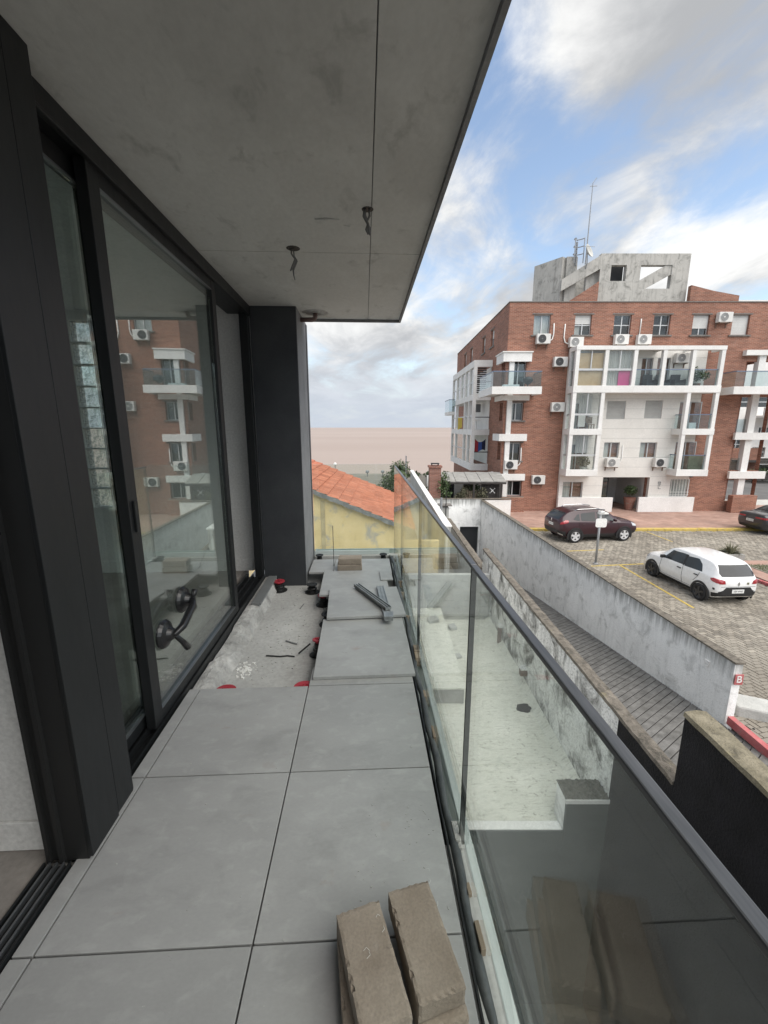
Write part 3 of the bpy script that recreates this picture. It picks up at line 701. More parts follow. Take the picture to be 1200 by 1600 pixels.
for i in range(10):
    bx, by, bz = ((rnd.uniform(-.03, .06), rnd.uniform(.78, .9), .1315) if i < 4 else (rnd.uniform(.15, .22), rnd.uniform(.98, 1.1), .003))
    a = rnd.uniform(0, 3.1); L_ = rnd.uniform(.006, .018)
    dm.tube([(bx, by, bz), (bx+L_*math.cos(a), by+L_*math.sin(a), bz+.002), (bx+L_*1.5*math.cos(a+.6), by+L_*1.5*math.sin(a+.6), bz)], .0004, 4)
obj('plaster_fibres', dm, M['white'], kind='stuff')
def stick(name, label, pts, r, mat, cat='scrap'):
    tag(obj(name, MB().tube(pts, r, 6), mat), label, cat)
z0 = -.124
stick('wire_offcut', 'bent black cable offcut lying on the bare concrete', [(-.70, 2.66, z0), (-.66, 2.655, z0), (-.60, 2.645, z0), (-.55, 2.652, z0), (-.50, 2.64, z0)], .005, M['black'])
stick('metal_offcut', 'short dark metal sliver on the bare concrete', [(-.60, 2.86, z0), (-.55, 2.83, z0), (-.51, 2.81, z0)], .006, M['tile_edge'])
stick('wire_offcut', 'thin dark stick poking out beside the red topped support', [(-.475, 2.66, z0+.01), (-.40, 2.72, z0+.05)], .006, M['black'])
stick('wire_offcut', 'fine wire piece on the bare concrete near the column', [(-.58, 3.42, z0), (-.56, 3.52, z0)], .004, M['tile_edge'])
stick('thin_rod', 'thin dark rod leaning against the far glass beside the block pile', [(-.335, 4.18, .003), (-.375, 4.64, .33)], .0035, M['black'], 'rod')
# wires and holes in the ceiling
def lamp_hole(label, x, y, r, shape):
    t = thing('ceiling_wires', label, 'wires', (x, y, 2.486), local=True)
    obj('hole', MB().lathe([(r*.2, -.0022), (r*.9, -.0026), (r, -.0006)], n=18), M['black'], t)  # black disc on the surface stands in for the dark inside
    for pts, rr in shape: obj('wire', MB().tube(pts, rr, 6), M['cable'], t, smooth=True)
lamp_hole('loose grey cable hanging out of the dark hole in the ceiling on the left', -.417, 2.765, .042,
  [([(-.01,0,0), (-.012,0,-.03), (.012,.0,-.06), (-.006,0,-.10), (-.022,0,-.125)], [.004,.005,.009,.008,.004]), ([(0,0,0), (.004,.004,-.04), (.02,.0,-.07), (-.005,.004,-.12), (-.002,0,-.15), (.004,0,-.175)], [.003,.004,.006,.006,.004,.003])])
lamp_hole('tangled taped cable ends hanging at the long ceiling joint on the right', .025, 2.292, .03,
  [([(-.014,0,0), (-.016,.0,-.03), (-.004,0,-.055), (.006,0,-.07)], [.007,.011,.008,.004]), ([(.008,0,-.002), (.01,0,-.03), (-.004,0,-.055), (.006,0,-.085), (.012,0,-.115)], [.006,.006,.005,.010,.005]), ([(.0,0,-.065), (-.006,0,-.09), (.002,0,-.112)], [.004,.008,.004])])
t = thing('drain_pipe', 'brown elbow pipe end coming out of a rough hole in the ceiling by the column', 'pipe', (-.45, 4.19, 2.486), local=True)
obj('hole', MB().lathe([(.02, -.0022), (.115, -.003), (.125, -.0006)], n=22).lathe([(.10,-.004),(.06,-.012),(.02,-.006)], n=9), M['curb'], t)
obj('elbow', MB().tube([(.0,0,0), (.0,0,-.03), (-.008,0,-.052), (-.03,0,-.062), (-.14,0,-.062)], .021, 12), M['pipe'], t, smooth=True)
# suction lifter on the glass
t = thing('suction_lifter', 'black two cup suction lifter stuck on the sliding door glass', 'suction lifter', (-1.033, 2.1, .45), local=True)
U = Vector((0, .235, .085)); 
for s_ in (-.5, .5):
    cc = U*s_
    obj('cup', MB().lathe([(.072, 0), (.074, .010), (.064, .024), (.040, .036), (.028, .055), (.012, .062)], cc, axis='x', n=22), M['blackgloss'], t, smooth=False)
obj('handle', MB().tube([U*-.5+Vector((.03,0,0)), U*-.5+Vector((.062,0,0)), U*-.30+Vector((.082,0,0)), U*.30+Vector((.082,0,0)), U*.5+Vector((.062,0,0)), U*.5+Vector((.03,0,0))], [.016,.018,.021,.021,.018,.016], 10), M['blackgloss'], t, smooth=True)
for s_, e in ((-.5, Vector((.06, .10, -.13))), (.5, Vector((.055, .03, .045)))):
    a = U*s_+Vector((.052,0,0)); obj('lever', MB().tube([a, a+(e-Vector((.055,0,0)))*.55+Vector((.014,0,0)), a+e-Vector((.04,0,0))], [.012, .015, .019], 8), M['blackgloss'], t, smooth=True)
obj('lever_tip', MB().lathe([(.004, 0), (.010, .004), (.010, .014), (.004, .018)], U*.5+Vector((.06,.028,.038)), axis='x', n=10), M['white'], t)
# ================================================================ ground, water
def sheet(name, l0, l1, m0, m1, z, mat, th=.3, kind='structure'):
    return obj(name, MB().box(l0, l1, m0, m1, z-th, z), mat, town=True, kind=kind)
sheet('water', -30000, 30000, 49, 40000, -8.2, M['water'], .5)
sheet('ground', 7.0, 90, -40, 24.0, -4.262, M['paving_far'], .6)
sheet('ground', 3.37, 6.9, -40, 2.4, -4.0, M['earth'], .6)
sheet('ground', -60, 90, 26.6, 52, -4.25, M['earth'], 4.5)
sheet('shore', -120, 120, 51.0, 56, -6.8, M['earth'], 2)
tag(obj('breakwater', MB().box(-9, -1.5, 53, 53.8, -8.2, -6.3), M['darkwood'], town=True), 'dark low breakwater in the water behind the orange roof', 'breakwater')
sheet('pit_floor', -6, 3.3, -12, 4.86, -7.5, M['grey_bitumen'], .3)
sheet('garden_ground', -60, .4, 11.7, 26.6, -4.6, M['earth'], .5)
sheet('garden_ground', .4, 3.0, 11.7, 25.2, -4.6, M['earth'], .5)
sheet('pavement', 6.42, 60, 22.62, 40, -4.10, M['sidewalk'], .2)
sheet('road', 26.5, 90, 32.0, 44, -4.092, M['road'], .05)
sheet('pavement', 24, 90, 29.6, 31.9, -4.088, M['palegrey'], .05)

# parking bay pavers laid in herringbone; rows of real pavers with joints
pk = obj('parking_pavement', MB().box(6.95, 24, 2.0, 22.4, -4.30, -4.232), M['pavejoint'], town=True, kind='structure')
B = .115; ang = R_(12)
def paver_mesh(mb, ox, oy, w, h, z, e=.006):
    x0, x1, y0, y1 = ox+e, ox+w-e, oy+e, oy+h-e
    ca, sa = math.cos(ang), math.sin(ang)
    def P(x, y, zz): return (x*ca-y*sa, x*sa+y*ca, zz)
    b = .005
    mb.add([P(x0,y0,z-.03), P(x1,y0,z-.03), P(x1,y1,z-.03), P(x0,y1,z-.03), P(x0+b,y0+b,z), P(x1-b,y0+b,z), P(x1-b,y1-b,z), P(x0+b,y1-b,z)],
           [(4,5,6,7), (0,1,5,4), (1,2,6,5), (2,3,7,6), (3,0,4,7)])
allp = []
ca, sa = math.cos(ang), math.sin(ang)
for a in range(20, 260):
    for b_ in range(-60, 210):
        k = (a-b_) % 4
        if k == 0: w, h = 2*B, B
        elif k == 3: w, h = B, 2*B
        else: continue
        x, y = a*B, b_*B; cx, cy = x+w/2, y+h/2
        l, m = cx*ca-cy*sa, cx*sa+cy*ca
        if not (6.85 < l < 23 and 2.2 < m < 22.3): continue
        if l > 13.86 and (13.52 < m < 16.9): continue
        wl = 6.75-(max(m,7)-7.2)*.038+.17
        if l < wl+.03: continue
        if l < .62*m-1.2+ (0) and l < wl+.0: continue
        u = 600+FPX*l/(m*math.cos(PITCH)+(CAMH-GZ)*math.sin(PITCH))
        if m < 6.4 and l < 9.55: continue
        allp.append((l*l+m*m, x, y, w, h, u))
allp.sort()
near = [p for p in allp if p[5] < 1215 and p[0] > 0][:300]
ns = set(id(p) for p in near)
for p in near:
    mb = MB(); paver_mesh(mb, p[1], p[2], p[3], p[4], GZ+rnd.uniform(-.004, .004)); obj('paver', mb, M['parking'], pk)
mb = MB()
for p in allp:
    if id(p) not in ns: paver_mesh(mb, p[1], p[2], p[3], p[4], GZ+rnd.uniform(-.004, .004))
obj('pavers', mb, M['parking'], pk, kind='stuff')
# painted lines
def line(l0, m0, l1, m1, w, lab=None):
    a, b = Vector((l0, m0)), Vector((l1, m1)); d = (b-a).normalized(); s = Vector((-d.y, d.x))*w/2
    P = [a-s, b-s, b+s, a+s]
    return MB().add([(p.x, p.y, GZ+.0085) for p in P]+[(p.x, p.y, GZ-.02) for p in P], [(0,1,2,3),(0,4,5,1),(1,5,6,2),(2,6,7,3),(3,7,4,0)])
for a in ((8.0,16.28,10.95,16.66,.075), (9.85,16.5,9.86,12.3,.085), (8.5,18.48,10.33,18.71,.07), (14.45,22.1,14.51,20.1,.07)):
    obj('parking_line', line(*a), M['yellowpaint'], pk)
# yellow kerb along the pavement: one stone after another
kb = obj('kerb', MB().box(8.0, 24, 22.47, 22.60, -4.30, -4.16), M['concrete'], town=True, kind='structure')
l = 8.0; i = 0
while l < 23.5:
    L_ = rnd.uniform(.92, 1.0); dz = rnd.uniform(-.006, .006)
    obj('kerb_stone', MB().box(l+.006, l+L_-.006, 22.32+dz, 22.6185, -4.29, -4.082+dz), M['yellowpaint'], kb, bevel=.012); l += L_
# green island on the right with its kerb, path, planter
isl = obj('island', MB().box(14.2, 24, 13.6, 16.9, -4.26, -4.13), M['sidewalk'], town=True, kind='structure')
mb = MB()
pts = []
for k in range(13):
    t = R_(180+90*k/12); pts.append((14.2+1.0*(1+math.cos(t)), 14.3+1.0*(1+math.sin(t))-.7))
for (a, b) in zip(pts[:-1], pts[1:]): pass
path = [(13.95, 16.9), (13.95, 14.6)]+[(14.95-1.0*math.cos(R_(q)), 14.6-1.0*math.sin(R_(q))) for q in range(10, 91, 10)]+[(24, 13.6)]
for i in range(len(path)-1):
    a, b = Vector(path[i]), Vector(path[i+1]); d = b-a; n = max(1, int(d.length/.9))
    for k in range(n):
        p, q = a+d*(k/n), a+d*((k+1)/n); e = (q-p).normalized(); s = Vector((-e.y, e.x))
        p, q = p+e*.006, q-e*.006
        mb = MB().add([(*(p-s*.06), -4.28), (*(q-s*.06), -4.28), (*(q+s*.06), -4.28), (*(p+s*.06), -4.28), (*(p-s*.06), -4.105), (*(q-s*.06), -4.105), (*(q+s*.06), -4.105), (*(p+s*.06), -4.105)],
            [(0,3,2,1),(4,5,6,7),(0,1,5,4),(1,2,6,5),(2,3,7,6),(3,0,4,7)])
        obj('kerb_stone', mb, M['redpaint'] if i > 0 else M['concrete'], isl, bevel=.01)
mb = MB().box(14.9, 22.5, 15.15, 16.3, -4.2, -4.118)
obj('soil', mb, M['earth'], isl)
gm = MB()
for i in range(5200):
    x, y = rnd.uniform(14.92, 21), rnd.uniform(15.17, 16.28)
    a = rnd.uniform(0, 6.3); h = rnd.uniform(.03, .085); w = .008
    dx, dy = math.cos(a), math.sin(a); bx, by = rnd.uniform(-.05,.05), rnd.uniform(-.05,.05)
    gm.add([(x-dx*w, y-dy*w, -4.12), (x+dx*w, y+dy*w, -4.12), (x+bx, y+by, -4.12+h)], [(0,1,2)])
obj('grass', gm, M['grass'], town=True, kind='stuff')

def leaf_blades(mb, c, n, length, width, spread, droop=.3, lift=.4):
    for i in range(n):
        a = rnd.uniform(0, 6.283); el = rnd.uniform(lift*.4, 1.25); L_ = length*rnd.uniform(.7, 1.1)
        d = Vector((math.cos(a)*math.cos(el), math.sin(a)*math.cos(el), math.sin(el))); s = Vector((-math.sin(a), math.cos(a), 0))*width
        p0 = Vector(c)+Vector((math.cos(a), math.sin(a), 0))*spread*rnd.random(); p1 = p0+d*L_*.5; p2 = p0+d*L_-Vector((0,0,droop*L_*(1-el/1.6)))
        mb.add([p0-s*.7, p0+s*.7, p1+s, p1-s, p2], [(0,1,2,3),(3,2,4)])
def leaf_cloud(mb, c, rad, n, size, squash=1.0):
    c = Vector(c)
    for i in range(n):
        d = Vector((rnd.gauss(0,1), rnd.gauss(0,1), rnd.gauss(0,1))).normalized()*rad*(rnd.random()**.4)
        p = c+Vector((d.x, d.y, d.z*squash)); a = Vector((rnd.gauss(0,1), rnd.gauss(0,1), rnd.gauss(0,1))).normalized(); b = a.orthogonal().normalized()
        s = size*rnd.uniform(.6, 1.3); e = a.cross(b)
        mb.add([p-b*s, p+e*s*.5, p+b*s, p-e*s*.5], [(0,1,2,3)])
pt = thing('planter', 'square concrete planter with a spiky agave behind the white car', 'planter', (14.35, 16.55, -4.2), town=True)
PX, PY = 14.42, 16.55
mb = MB()
for (x0, x1, y0, y1) in ((-.34,.34,-.34,-.27), (-.34,.34,.27,.34), (-.34,-.27,-.2698,.2698), (.27,.34,-.2698,.2698)): mb.box(PX+x0, PX+x1, PY+y0, PY+y1, -4.2, -3.66)
mb.box(PX-.269, PX+.269, PY-.269, PY+.269, -4.2, -3.72)
obj('box', mb, M['concrete'], pt, bevel=.01)
mb = MB(); leaf_blades(mb, (PX, PY, -3.70), 70, .55, .03, .1, .25); obj('leaves', mb, M['leafdry'], pt)
# sign pole
sp = thing('sign_post', 'grey pole with a blank rounded white sign plate and small bracket by the white wall', 'sign', (8.93, 16.68, -4.2), town=True)
obj('pole', MB().lathe([(.045, -4.2), (.045, -1.93)], (8.93, 16.68, 0), n=12), M['polemetal'], sp, smooth=True)
obj('base_plate', MB().lathe([(.10,-4.2),(.10,-4.17),(.05,-4.15)], (8.93,16.68,0), n=12), M['polemetal'], sp)
rr = []
for cx, cz, a0 in ((.17,.11,0), (-.17,.11,90), (-.17,-.11,180), (.17,-.11,270)):
    for k in range(5): t = R_(a0+90*k/4); rr.append((8.96+cx*.9+.075*math.cos(t), -2.42+cz+.075*math.sin(t)))
obj('plate', MB().prism(rr, 16.615, 16.628, lambda a, b, d: (a, d, b)), M['white'], sp)
obj('clamp', MB().box(8.88, 9.03, 16.629, 16.64, -2.45, -2.40), M['polemetal'], sp)
obj('bracket', MB().box(8.84, 9.22, 16.60, 16.76, -2.06, -2.0).box(8.87, 9.05, 16.57, 16.8, -1.995, -1.93), M['white'], sp, bevel=.01)

# ================================================================ walls round the ramp
def tilted_wall(name, label, c0, c1, z0, z1, th, mat, cat='wall', capm=None):
    pass
ww = thing('wall', 'long stained white rendered wall between the ramp and the parking', 'wall', (6.5, 15, -7), town=True)
def WL(m): return 6.75-(m-7.2)*.038
mb = MB(); N_ = 30
vs = []; fs = []
for i in range(N_+1):
    m = 7.2+(25.5-7.2)*i/N_; l = WL(m); w = .16
    vs += [(l, m, -7.0), (l, m, -3.02), (l+w, m, -3.02), (l+w, m, -7.0)]
for i in range(N_):
    for k in range(3): fs.append((i*4+k, i*4+k+1, (i+1)*4+k+1, (i+1)*4+k))
fs += [(0,1,2,3), (N_*4+3, N_*4+2, N_*4+1, N_*4)]
obj('wall_panel', mb.add(vs, fs), M['plaster'], ww)
vs = []; fs = []
for i in range(N_+1):
    m = 7.18+(25.5-7.18)*i/N_; l = WL(m); w = .18; j = rnd.uniform(-.005, .005)
    vs += [(l-.018+j, m, -3.019), (l-.018+j, m, -2.985+j*.6), (l+w+j, m, -2.975), (l+w+j, m, -3.019)]
for i in range(N_):
    for k in range(3): fs.append((i*4+k, i*4+k+1, (i+1)*4+k+1, (i+1)*4+k))
fs += [(0,1,2,3), (N_*4+3, N_*4+2, N_*4+1, N_*4)]
obj('coping', MB().add(vs, fs), M['coping'], ww)
t = thing('letter_sign', 'small red square sign with a white letter B on the end of the white wall', 'sign', (6.86, 7.16, -3.4), town=True)
obj('plate', MB().box(6.765, 6.925, 7.165, 7.178, -3.44, -3.22), M['redpaint'], t, bevel=.003)
def text_obj(body, size, depth, mat, name, parent, mtx):
    cu = bpy.data.curves.new('lettering', 'FONT'); cu.body = body; cu.size = size; cu.extrude = depth; cu.align_x = 'CENTER'; cu.align_y = 'CENTER'
    tmp = bpy.data.objects.new('lettering', cu); COL.objects.link(tmp)
    dg = bpy.context.evaluated_depsgraph_get(); me = bpy.data.meshes.new_from_object(tmp.evaluated_get(dg))
    bpy.data.objects.remove(tmp); me.transform(mtx); me.materials.clear(); me.materials.append(mat)
    o = bpy.data.objects.new(name, me); COL.objects.link(o); o.parent = parent; return o
from mathutils import Matrix
fm = Matrix.Translation((6.845-ORG[t.name][0], 7.1635-ORG[t.name][1], -3.33-ORG[t.name][2])) @ Matrix.Rotation(R_(90), 4, 'X')
lo_ = text_obj('B', .20, .0012, M['white'], 'letter', t, fm)
bm = lo_.modifiers.new('bold', 'SOLIDIFY'); bm.thickness = .008; bm.offset = 0
t = tag(obj('wall_socket', MB().box(6.70, 6.755, 7.74, 7.86, -3.38, -3.30).box(6.69, 6.755, 7.76, 7.84, -3.44, -3.395), M['white'], town=True), 'small white socket box on the stained white wall near its end', 'box')
# far wall closing the ramp, with the garage opening
fw = thing('wall', 'white end wall over the dark garage opening at the foot of the ramp', 'wall', (4.5, 25.5, -7), town=True)
obj('wall_panel', MB().wall(P0, 2.75, 6.05, -7.0, -2.92, [(4.78, 5.95, -7.0, -4.68)], 25.3, 25.5), M['plaster'], fw)
obj('garage_shade', MB().box(4.70, 6.0, 25.5, 25.56, -7, -4.5), M['dark'], fw)
obj('wall_panel', MB().box(6.055, 7.9, 25.32, 25.5, -4.3, -2.98), M['white'], fw)
obj('coping', MB().box(2.73, 7.9, 25.28, 25.52, -2.9195, -2.885), M['coping'], fw)
# ramp with ribs
rp = obj('ramp', MB().add([(3.27,2.4,-3.755),(6.78,2.4,-3.755),(6.1,25.3,-6.74),(3.27,25.3,-6.74)], [(0,1,2,3)]), M['groove'], town=True, kind='structure')
RS = math.tan(R_(36))
def rz(m): return -4.10-.13*(m-5.25)
k = 0; m = -.4
while m < 24.8:
    P = []
    for l, mm in ((3.275, m), (None, m), (None, m+.163), (3.275, m+.163)):
        if l is None: P.append('r')
        else: P.append((l, mm))
    def right(mr):      # where the slanted rib meets the white wall
        l = (6.75+.038*7.2-.038*(mr-RS*3.275))/(1+.038*RS); return l-.01, mr+RS*(l-3.275-.01)
    A = (3.275, m); Bq = right(m); Cq = right(m+.163); Dq = (3.275, m+.163)
    q = [A, Bq, Cq, Dq]
    if all(2.45 < y < 25.28 for _, y in q):
        zt = [rz(y)+rnd.uniform(0,.004) for _, y in q]
        obj('ramp_rib', MB().add([(x, y, z-.03) for (x, y), z in zip(q, zt)]+[(x, y, z) for (x, y), z in zip(q, zt)], [(4,5,6,7),(0,1,5,4),(1,2,6,5),(2,3,7,6),(3,0,4,7)]), M['ramp'], rp)
    m += .185
# wall between the patio and the ramp
def rough_top(name, parent, l0, l1, m0, m1, zt, mat, n=40, jz=.012, jl=.012, th=.06):
    vs = []; fs = []
    for i in range(n+1):
        m = m0+(m1-m0)*i/n; a, b, c = (rnd.uniform(-1, 1) for _ in range(3))
        vs += [(l0-abs(a)*jl, m, zt-th), (l0-abs(a)*jl+.006, m, zt-.012+a*jz*.5), ((l0+l1)/2, m, zt+b*jz*.5), (l1+abs(c)*jl-.006, m, zt-.012+c*jz*.5), (l1+abs(c)*jl, m, zt-th)]
    for i in range(n):
        for k in range(4): fs.append((i*5+k, i*5+k+1, (i+1)*5+k+1, (i+1)*5+k))
    fs += [(0,1,2,3,4), tuple(n*5+q for q in (4,3,2,1,0))]
    return obj(name, MB().add(vs, fs), mat, parent)
pw = thing('wall', 'mossy flaking white wall with brown stone coping between the patio and the ramp', 'wall', (3.2, 9, -7.5), town=True)
obj('wall_panel', MB().box(3.14, 3.265, 4.87, 12.6, -7.5, -2.36), M['mossy'], pw)
obj('wall_panel', MB().box(3.14, 3.265, 3.80, 4.869, -7.5, -2.37), M['asphalt_paint'], pw)
rough_top('coping', pw, 3.125, 3.30, 3.80, 12.6, -2.30, M['coping'], 70)
pw2 = thing('wall', 'low grey wall with a brown sloping top between the white pillar and the patio', 'wall', (3.2, 16, -7), town=True)
obj('wall_panel', MB().box(3.14, 3.265, 12.61, 20.0, -7, -3.02), M['concrete'], pw2)
rough_top('coping', pw2, 3.09, 3.30, 12.61, 20.0, -2.96, M['coping'], 40)
bk = thing('wall', 'tall bitumen black party wall with a yellowish mossy top on the near right', 'wall', (3.23, 0, -7.5), town=True)
obj('wall_panel', MB().box(3.13, 3.33, -8, 3.79, -7.5, -1.51), M['asphalt_paint'], bk)
M['coping2'] = surf('yellowed_coping', (.17,.15,.10), (.30,.265,.19), .95, 6, 50, 1, spots=[((.09,.08,.06), 8, .55, .7, .8), ((.42,.36,.18), 4, .62, .76, .5), ((.5,.49,.45), 15, .7, .78, .6)], bd=.02)
rough_top('coping', bk, 3.12, 3.345, -8, 3.80, -1.45, M['coping2'], 70, .014)
pp = thing('pillar', 'white gate pillar with a dark cap at the far end of the low grey wall', 'pillar', (3.0, 20.2, -7), town=True)
obj('shaft', MB().box(2.82, 3.2, 20.01, 20.39, -7, -2.42), M['plaster'], pp, bevel=.01)
obj('cap', MB().box(2.70, 3.34, 19.9, 20.5, -2.345, -2.30).box(2.95, 3.12, 20.1, 20.3, -2.4195, -2.3455), M['sill'], pp)
# patio on the ground floor
pa = obj('patio_floor', MB().box(.28, 3.139, 5.0, 11.5, -4.5, -4.2), M['patio'], town=True, kind='structure')
obj('patio_edge', MB().box(.28, 2.535, 4.865, 4.999, -4.5, -4.165), M['white'], pa, bevel=.01)
obj('raised_step', MB().box(.28, 1.66, 7.65, 11.49, -4.199, -3.865), M['concrete'], pa)  # darker concrete paints shade onto the step sides so the edge shows
obj('step_top', MB().box(.28, 1.69, 7.62, 11.49, -3.8645, -3.82), M['patio'], pa, bevel=.012)
obj('wall_cove', MB().prism([(3.139,-4.199),(3.0,-4.199),(3.05,-4.16),(3.139,-4.08)], 5.2, 11.49, lambda a,b,d: (a,d,b)), M['patio'], pa)
fp = thing('retaining_wall', 'dark grey waterproofed wall below the near edge of the patio', 'wall', (1.7, 4.87, -7.5), town=True)
obj('wall_panel', MB().box(.28, 3.129, 4.852, 4.99, -7.5, -4.51), M['grey_bitumen'], fp)
obj('wall_panel', MB().box(.28, 3.129, 4.846, 4.8645, -4.509, -4.18), M['grey_bitumen'], fp)
cp = thing('corner_block', 'squared wall stub with a rough mossy top at the near right corner of the patio', 'wall', (2.83, 5, -4.2), town=True)
obj('block', MB().box(2.54, 3.139, 4.87, 5.16, -4.5, -3.66), M['plaster'], cp)
obj('painted_face', MB().box(2.545, 3.139, 4.838, 4.8695, -4.51, -3.655), M['grey_bitumen'], cp)
vs = []; fs = []; nx, ny = 36, 20
for i in range(nx+1):
    for j in range(ny+1):
        vs.append((2.53+.63*i/nx, 4.83+.345*j/ny, -3.645+rnd.uniform(0,.045)*(1 if 0<i<nx and 0<j<ny else .2)))
fs = [(i*(ny+1)+j, (i+1)*(ny+1)+j, (i+1)*(ny+1)+j+1, i*(ny+1)+j+1) for i in range(nx) for j in range(ny)]
M['moss'] = surf('dark_moss_top', (.055,.056,.045), (.16,.155,.13), .95, 14, 60, .8, spots=[((.30,.29,.26), 18, .62, .74, .6)])
obj('rough_top', MB().add(vs, fs), M['moss'], cp)
obj('plaster_lip', MB().box(2.53, 3.139, 4.825, 4.837, -3.70, -3.635), M['white'], cp)
# patio bits
t = thing('floor_drain', 'dark open drain cover on the patio floor near the wall', 'drain', (2.9, 7.45, -4.2), town=True)
mb = MB(); pr = []
for k in range(14): a = 6.283*k/14; r = .16*rnd.uniform(.75, 1.15); pr.append((2.86+r*math.cos(a)*1.1, 7.5+r*math.sin(a)*.9))
mb.prism(pr, -4.199, -4.187, lambda a,b,d: (a,b,d)); obj('plate', mb, M['asphalt_paint'], t)
for i, (mz, lab, hh) in enumerate(((10.1, 'dark iron hinge stub standing out of the mossy wall, far one', .34), (8.25, 'short pipe stub poking out of the mossy wall, near one', .12))):
    t = thing('wall_stub', lab, 'bracket', (3.1, mz, -4.0), town=True)
    if i == 0:
        obj('post', MB().box(3.02, 3.10, mz-.05, mz+.05, -4.30+.1, -4.2+hh+.12), M['rust'], t, bevel=.005); obj('arm', MB().box(3.02, 3.138, mz-.06, mz+.06, -3.73, -3.66), M['mossy'], t)
    else:
        obj('pipe_end', MB().lathe([(.09, 0), (.09, .13)], (3.01, mz, -3.86), axis='x', n=14), M['rust'], t); obj('collar', MB().box(2.99, 3.138, mz-.09, mz+.09, -3.77, -3.74), M['mossy'], t)
t = thing('block_wall', 'low pale wall of cement blocks at the far end of the patio', 'wall', (1.8, 11.6, -4.2), town=True)
for r in range(7):
    x = .30-(.2 if r % 2 else 0)
    while x < 3.1:
        a, b = max(.30, x)+.006, min(3.13, x+.40)-.006
        if b-a > .05: obj('block', MB().box(a, b, 11.51+rnd.uniform(0,.012), 11.69, -4.2+r*.2+.004, -4.2+(r+1)*.2-.004), M['palegrey'], t)
        x += .40
obj('mortar', MB().box(.301, 3.129, 11.535, 11.68, -4.2, -2.805), M['palegrey'], t)
for lab, c_, e_ in (('broken lump lying on top of the raised patio step', (1.35, 10.6, -3.77), (.14,.05,.10)), ('broken lump on the patio floor at the foot of the far block wall', (1.95, 10.9, -4.14), (.10,.03,.09)), ('small broken lump on the patio floor beside the raised step', (1.85, 9.4, -4.17), (.07,.02,.05))):
    tag(obj('rubble', MB().obox(c_, (e_[0],e_[1],0), (-.03,e_[2],.02), (0,0,.05)), M['palegrey'], town=True, bevel=.015), lab, 'rubble')

# ================================================================ yellow house
M['stain'] = surf('brown_stain', (.33,.27,.16), (.46,.38,.22), .9, 4, 30, .3)
yh = thing('house', 'peeling yellow house with an orange clay tile roof beyond the far railing', 'house', (-2, 14, -6), town=True)
def roofz(l): return -.287-.406*(l+1.975)
poly = [(-8.0, -6), (.62, -6), (.62, roofz(.62)-.17), (-4.2, roofz(-4.2)-.17), (-8.0, roofz(-4.2)-.17-.406*3.8)]
obj('wall', MB().prism(poly, 11.75, 17.1, lambda a,b,d: (a,d,b)), M['yellow'], yh)
obj('wall', MB().box(.6205, 1.62, 11.78, 11.98, -6, -1.85), M['yellow'], yh)
obj('pipe_stain', MB().box(-1.83, -1.71, 11.735, 11.7495, -6, roofz(-1.7)-.24), M['stain'], yh)
vs = []; fs = []; n = 46
for i in range(n+1):
    l = -4.3+(.78+4.3)*i/n; z = roofz(l); a = rnd.uniform(-.015, .015); b = rnd.uniform(-.02, .02)
    vs += [(l, 11.62, z-.15+b), (l, 11.60+a, z-.02+a), (l, 11.85, z-.012), (l, 11.85, z-.17)]
for i in range(n):
    for k in range(4): fs.append((i*4+k, i*4+(k+1)%4, (i+1)*4+(k+1)%4, (i+1)*4+k))
fs += [(0,3,2,1), (n*4,n*4+1,n*4+2,n*4+3)]
obj('verge', MB().add(vs, fs), M['mortarverge'], yh)
obj('roof_deck', MB().prism([(-4.3, roofz(-4.3)-.16), (.80, roofz(.80)-.16), (.80, roofz(.80)-.045), (-4.3, roofz(-4.3)-.045)], 11.86, 17.2, lambda a,b,d: (a,d,b)), M['mortarverge'], yh)
# clay tiles, row by row down the slope
tw, tl = .235, .36; sl_ = math.atan(.406); cs, ss = math.cos(sl_), math.sin(sl_)
tm = MB(); pr = [(0, .004), (.045, .044), (.085, .046), (.13, .006), (.20, .004), (.236, .034)]
nv = len(pr)
vs = [(0, y, h+.010) for y, h in pr]+[(tl, y, h+.052) for y, h in pr]+[(tl, y, h+.008) for y, h in pr]
fs = [(k, nv+k, nv+k+1, k+1) for k in range(nv-1)]+[(nv+k, 2*nv+k, 2*nv+k+1, nv+k+1) for k in range(nv-1)]
tm.add(vs, fs); tme = mesh_of('roof_tile', tm, M['rooftile'])
e_ = bpy.data.objects
cnt = 0
rows = []
for r in range(15):
    lx = .86-tl*cs*(r+1)*.94
    if lx < -4.3: break
    for j in range(24): rows.append((abs(lx+1)*.8+j*.3, lx, j, r))
rows.sort(key=lambda q: q[0]); pieces = rows[:298]; rest = rows[298:]
for _, lx, j, r in pieces:
    o = bpy.data.objects.new('roof_tile', tme); COL.objects.link(o); o.parent = yh
    o.location = Vector((lx, 11.62+j*tw, roofz(lx)-.055+rnd.uniform(-.004,.004)))-Vector(ORG[yh.name])
    o.rotation_euler = (rnd.uniform(-.012,.012), sl_, rnd.uniform(-.012,.012))
if rest:
    mb = MB()
    for _, lx, j, r in rest:
        mb.add([(lx+x*cs+z*ss, 11.62+j*tw+y, roofz(lx)-.055-x*ss+z*cs) for x, y, z in vs], fs)
    obj('roof_tiles', mb, M['rooftile'], yh, kind='stuff')
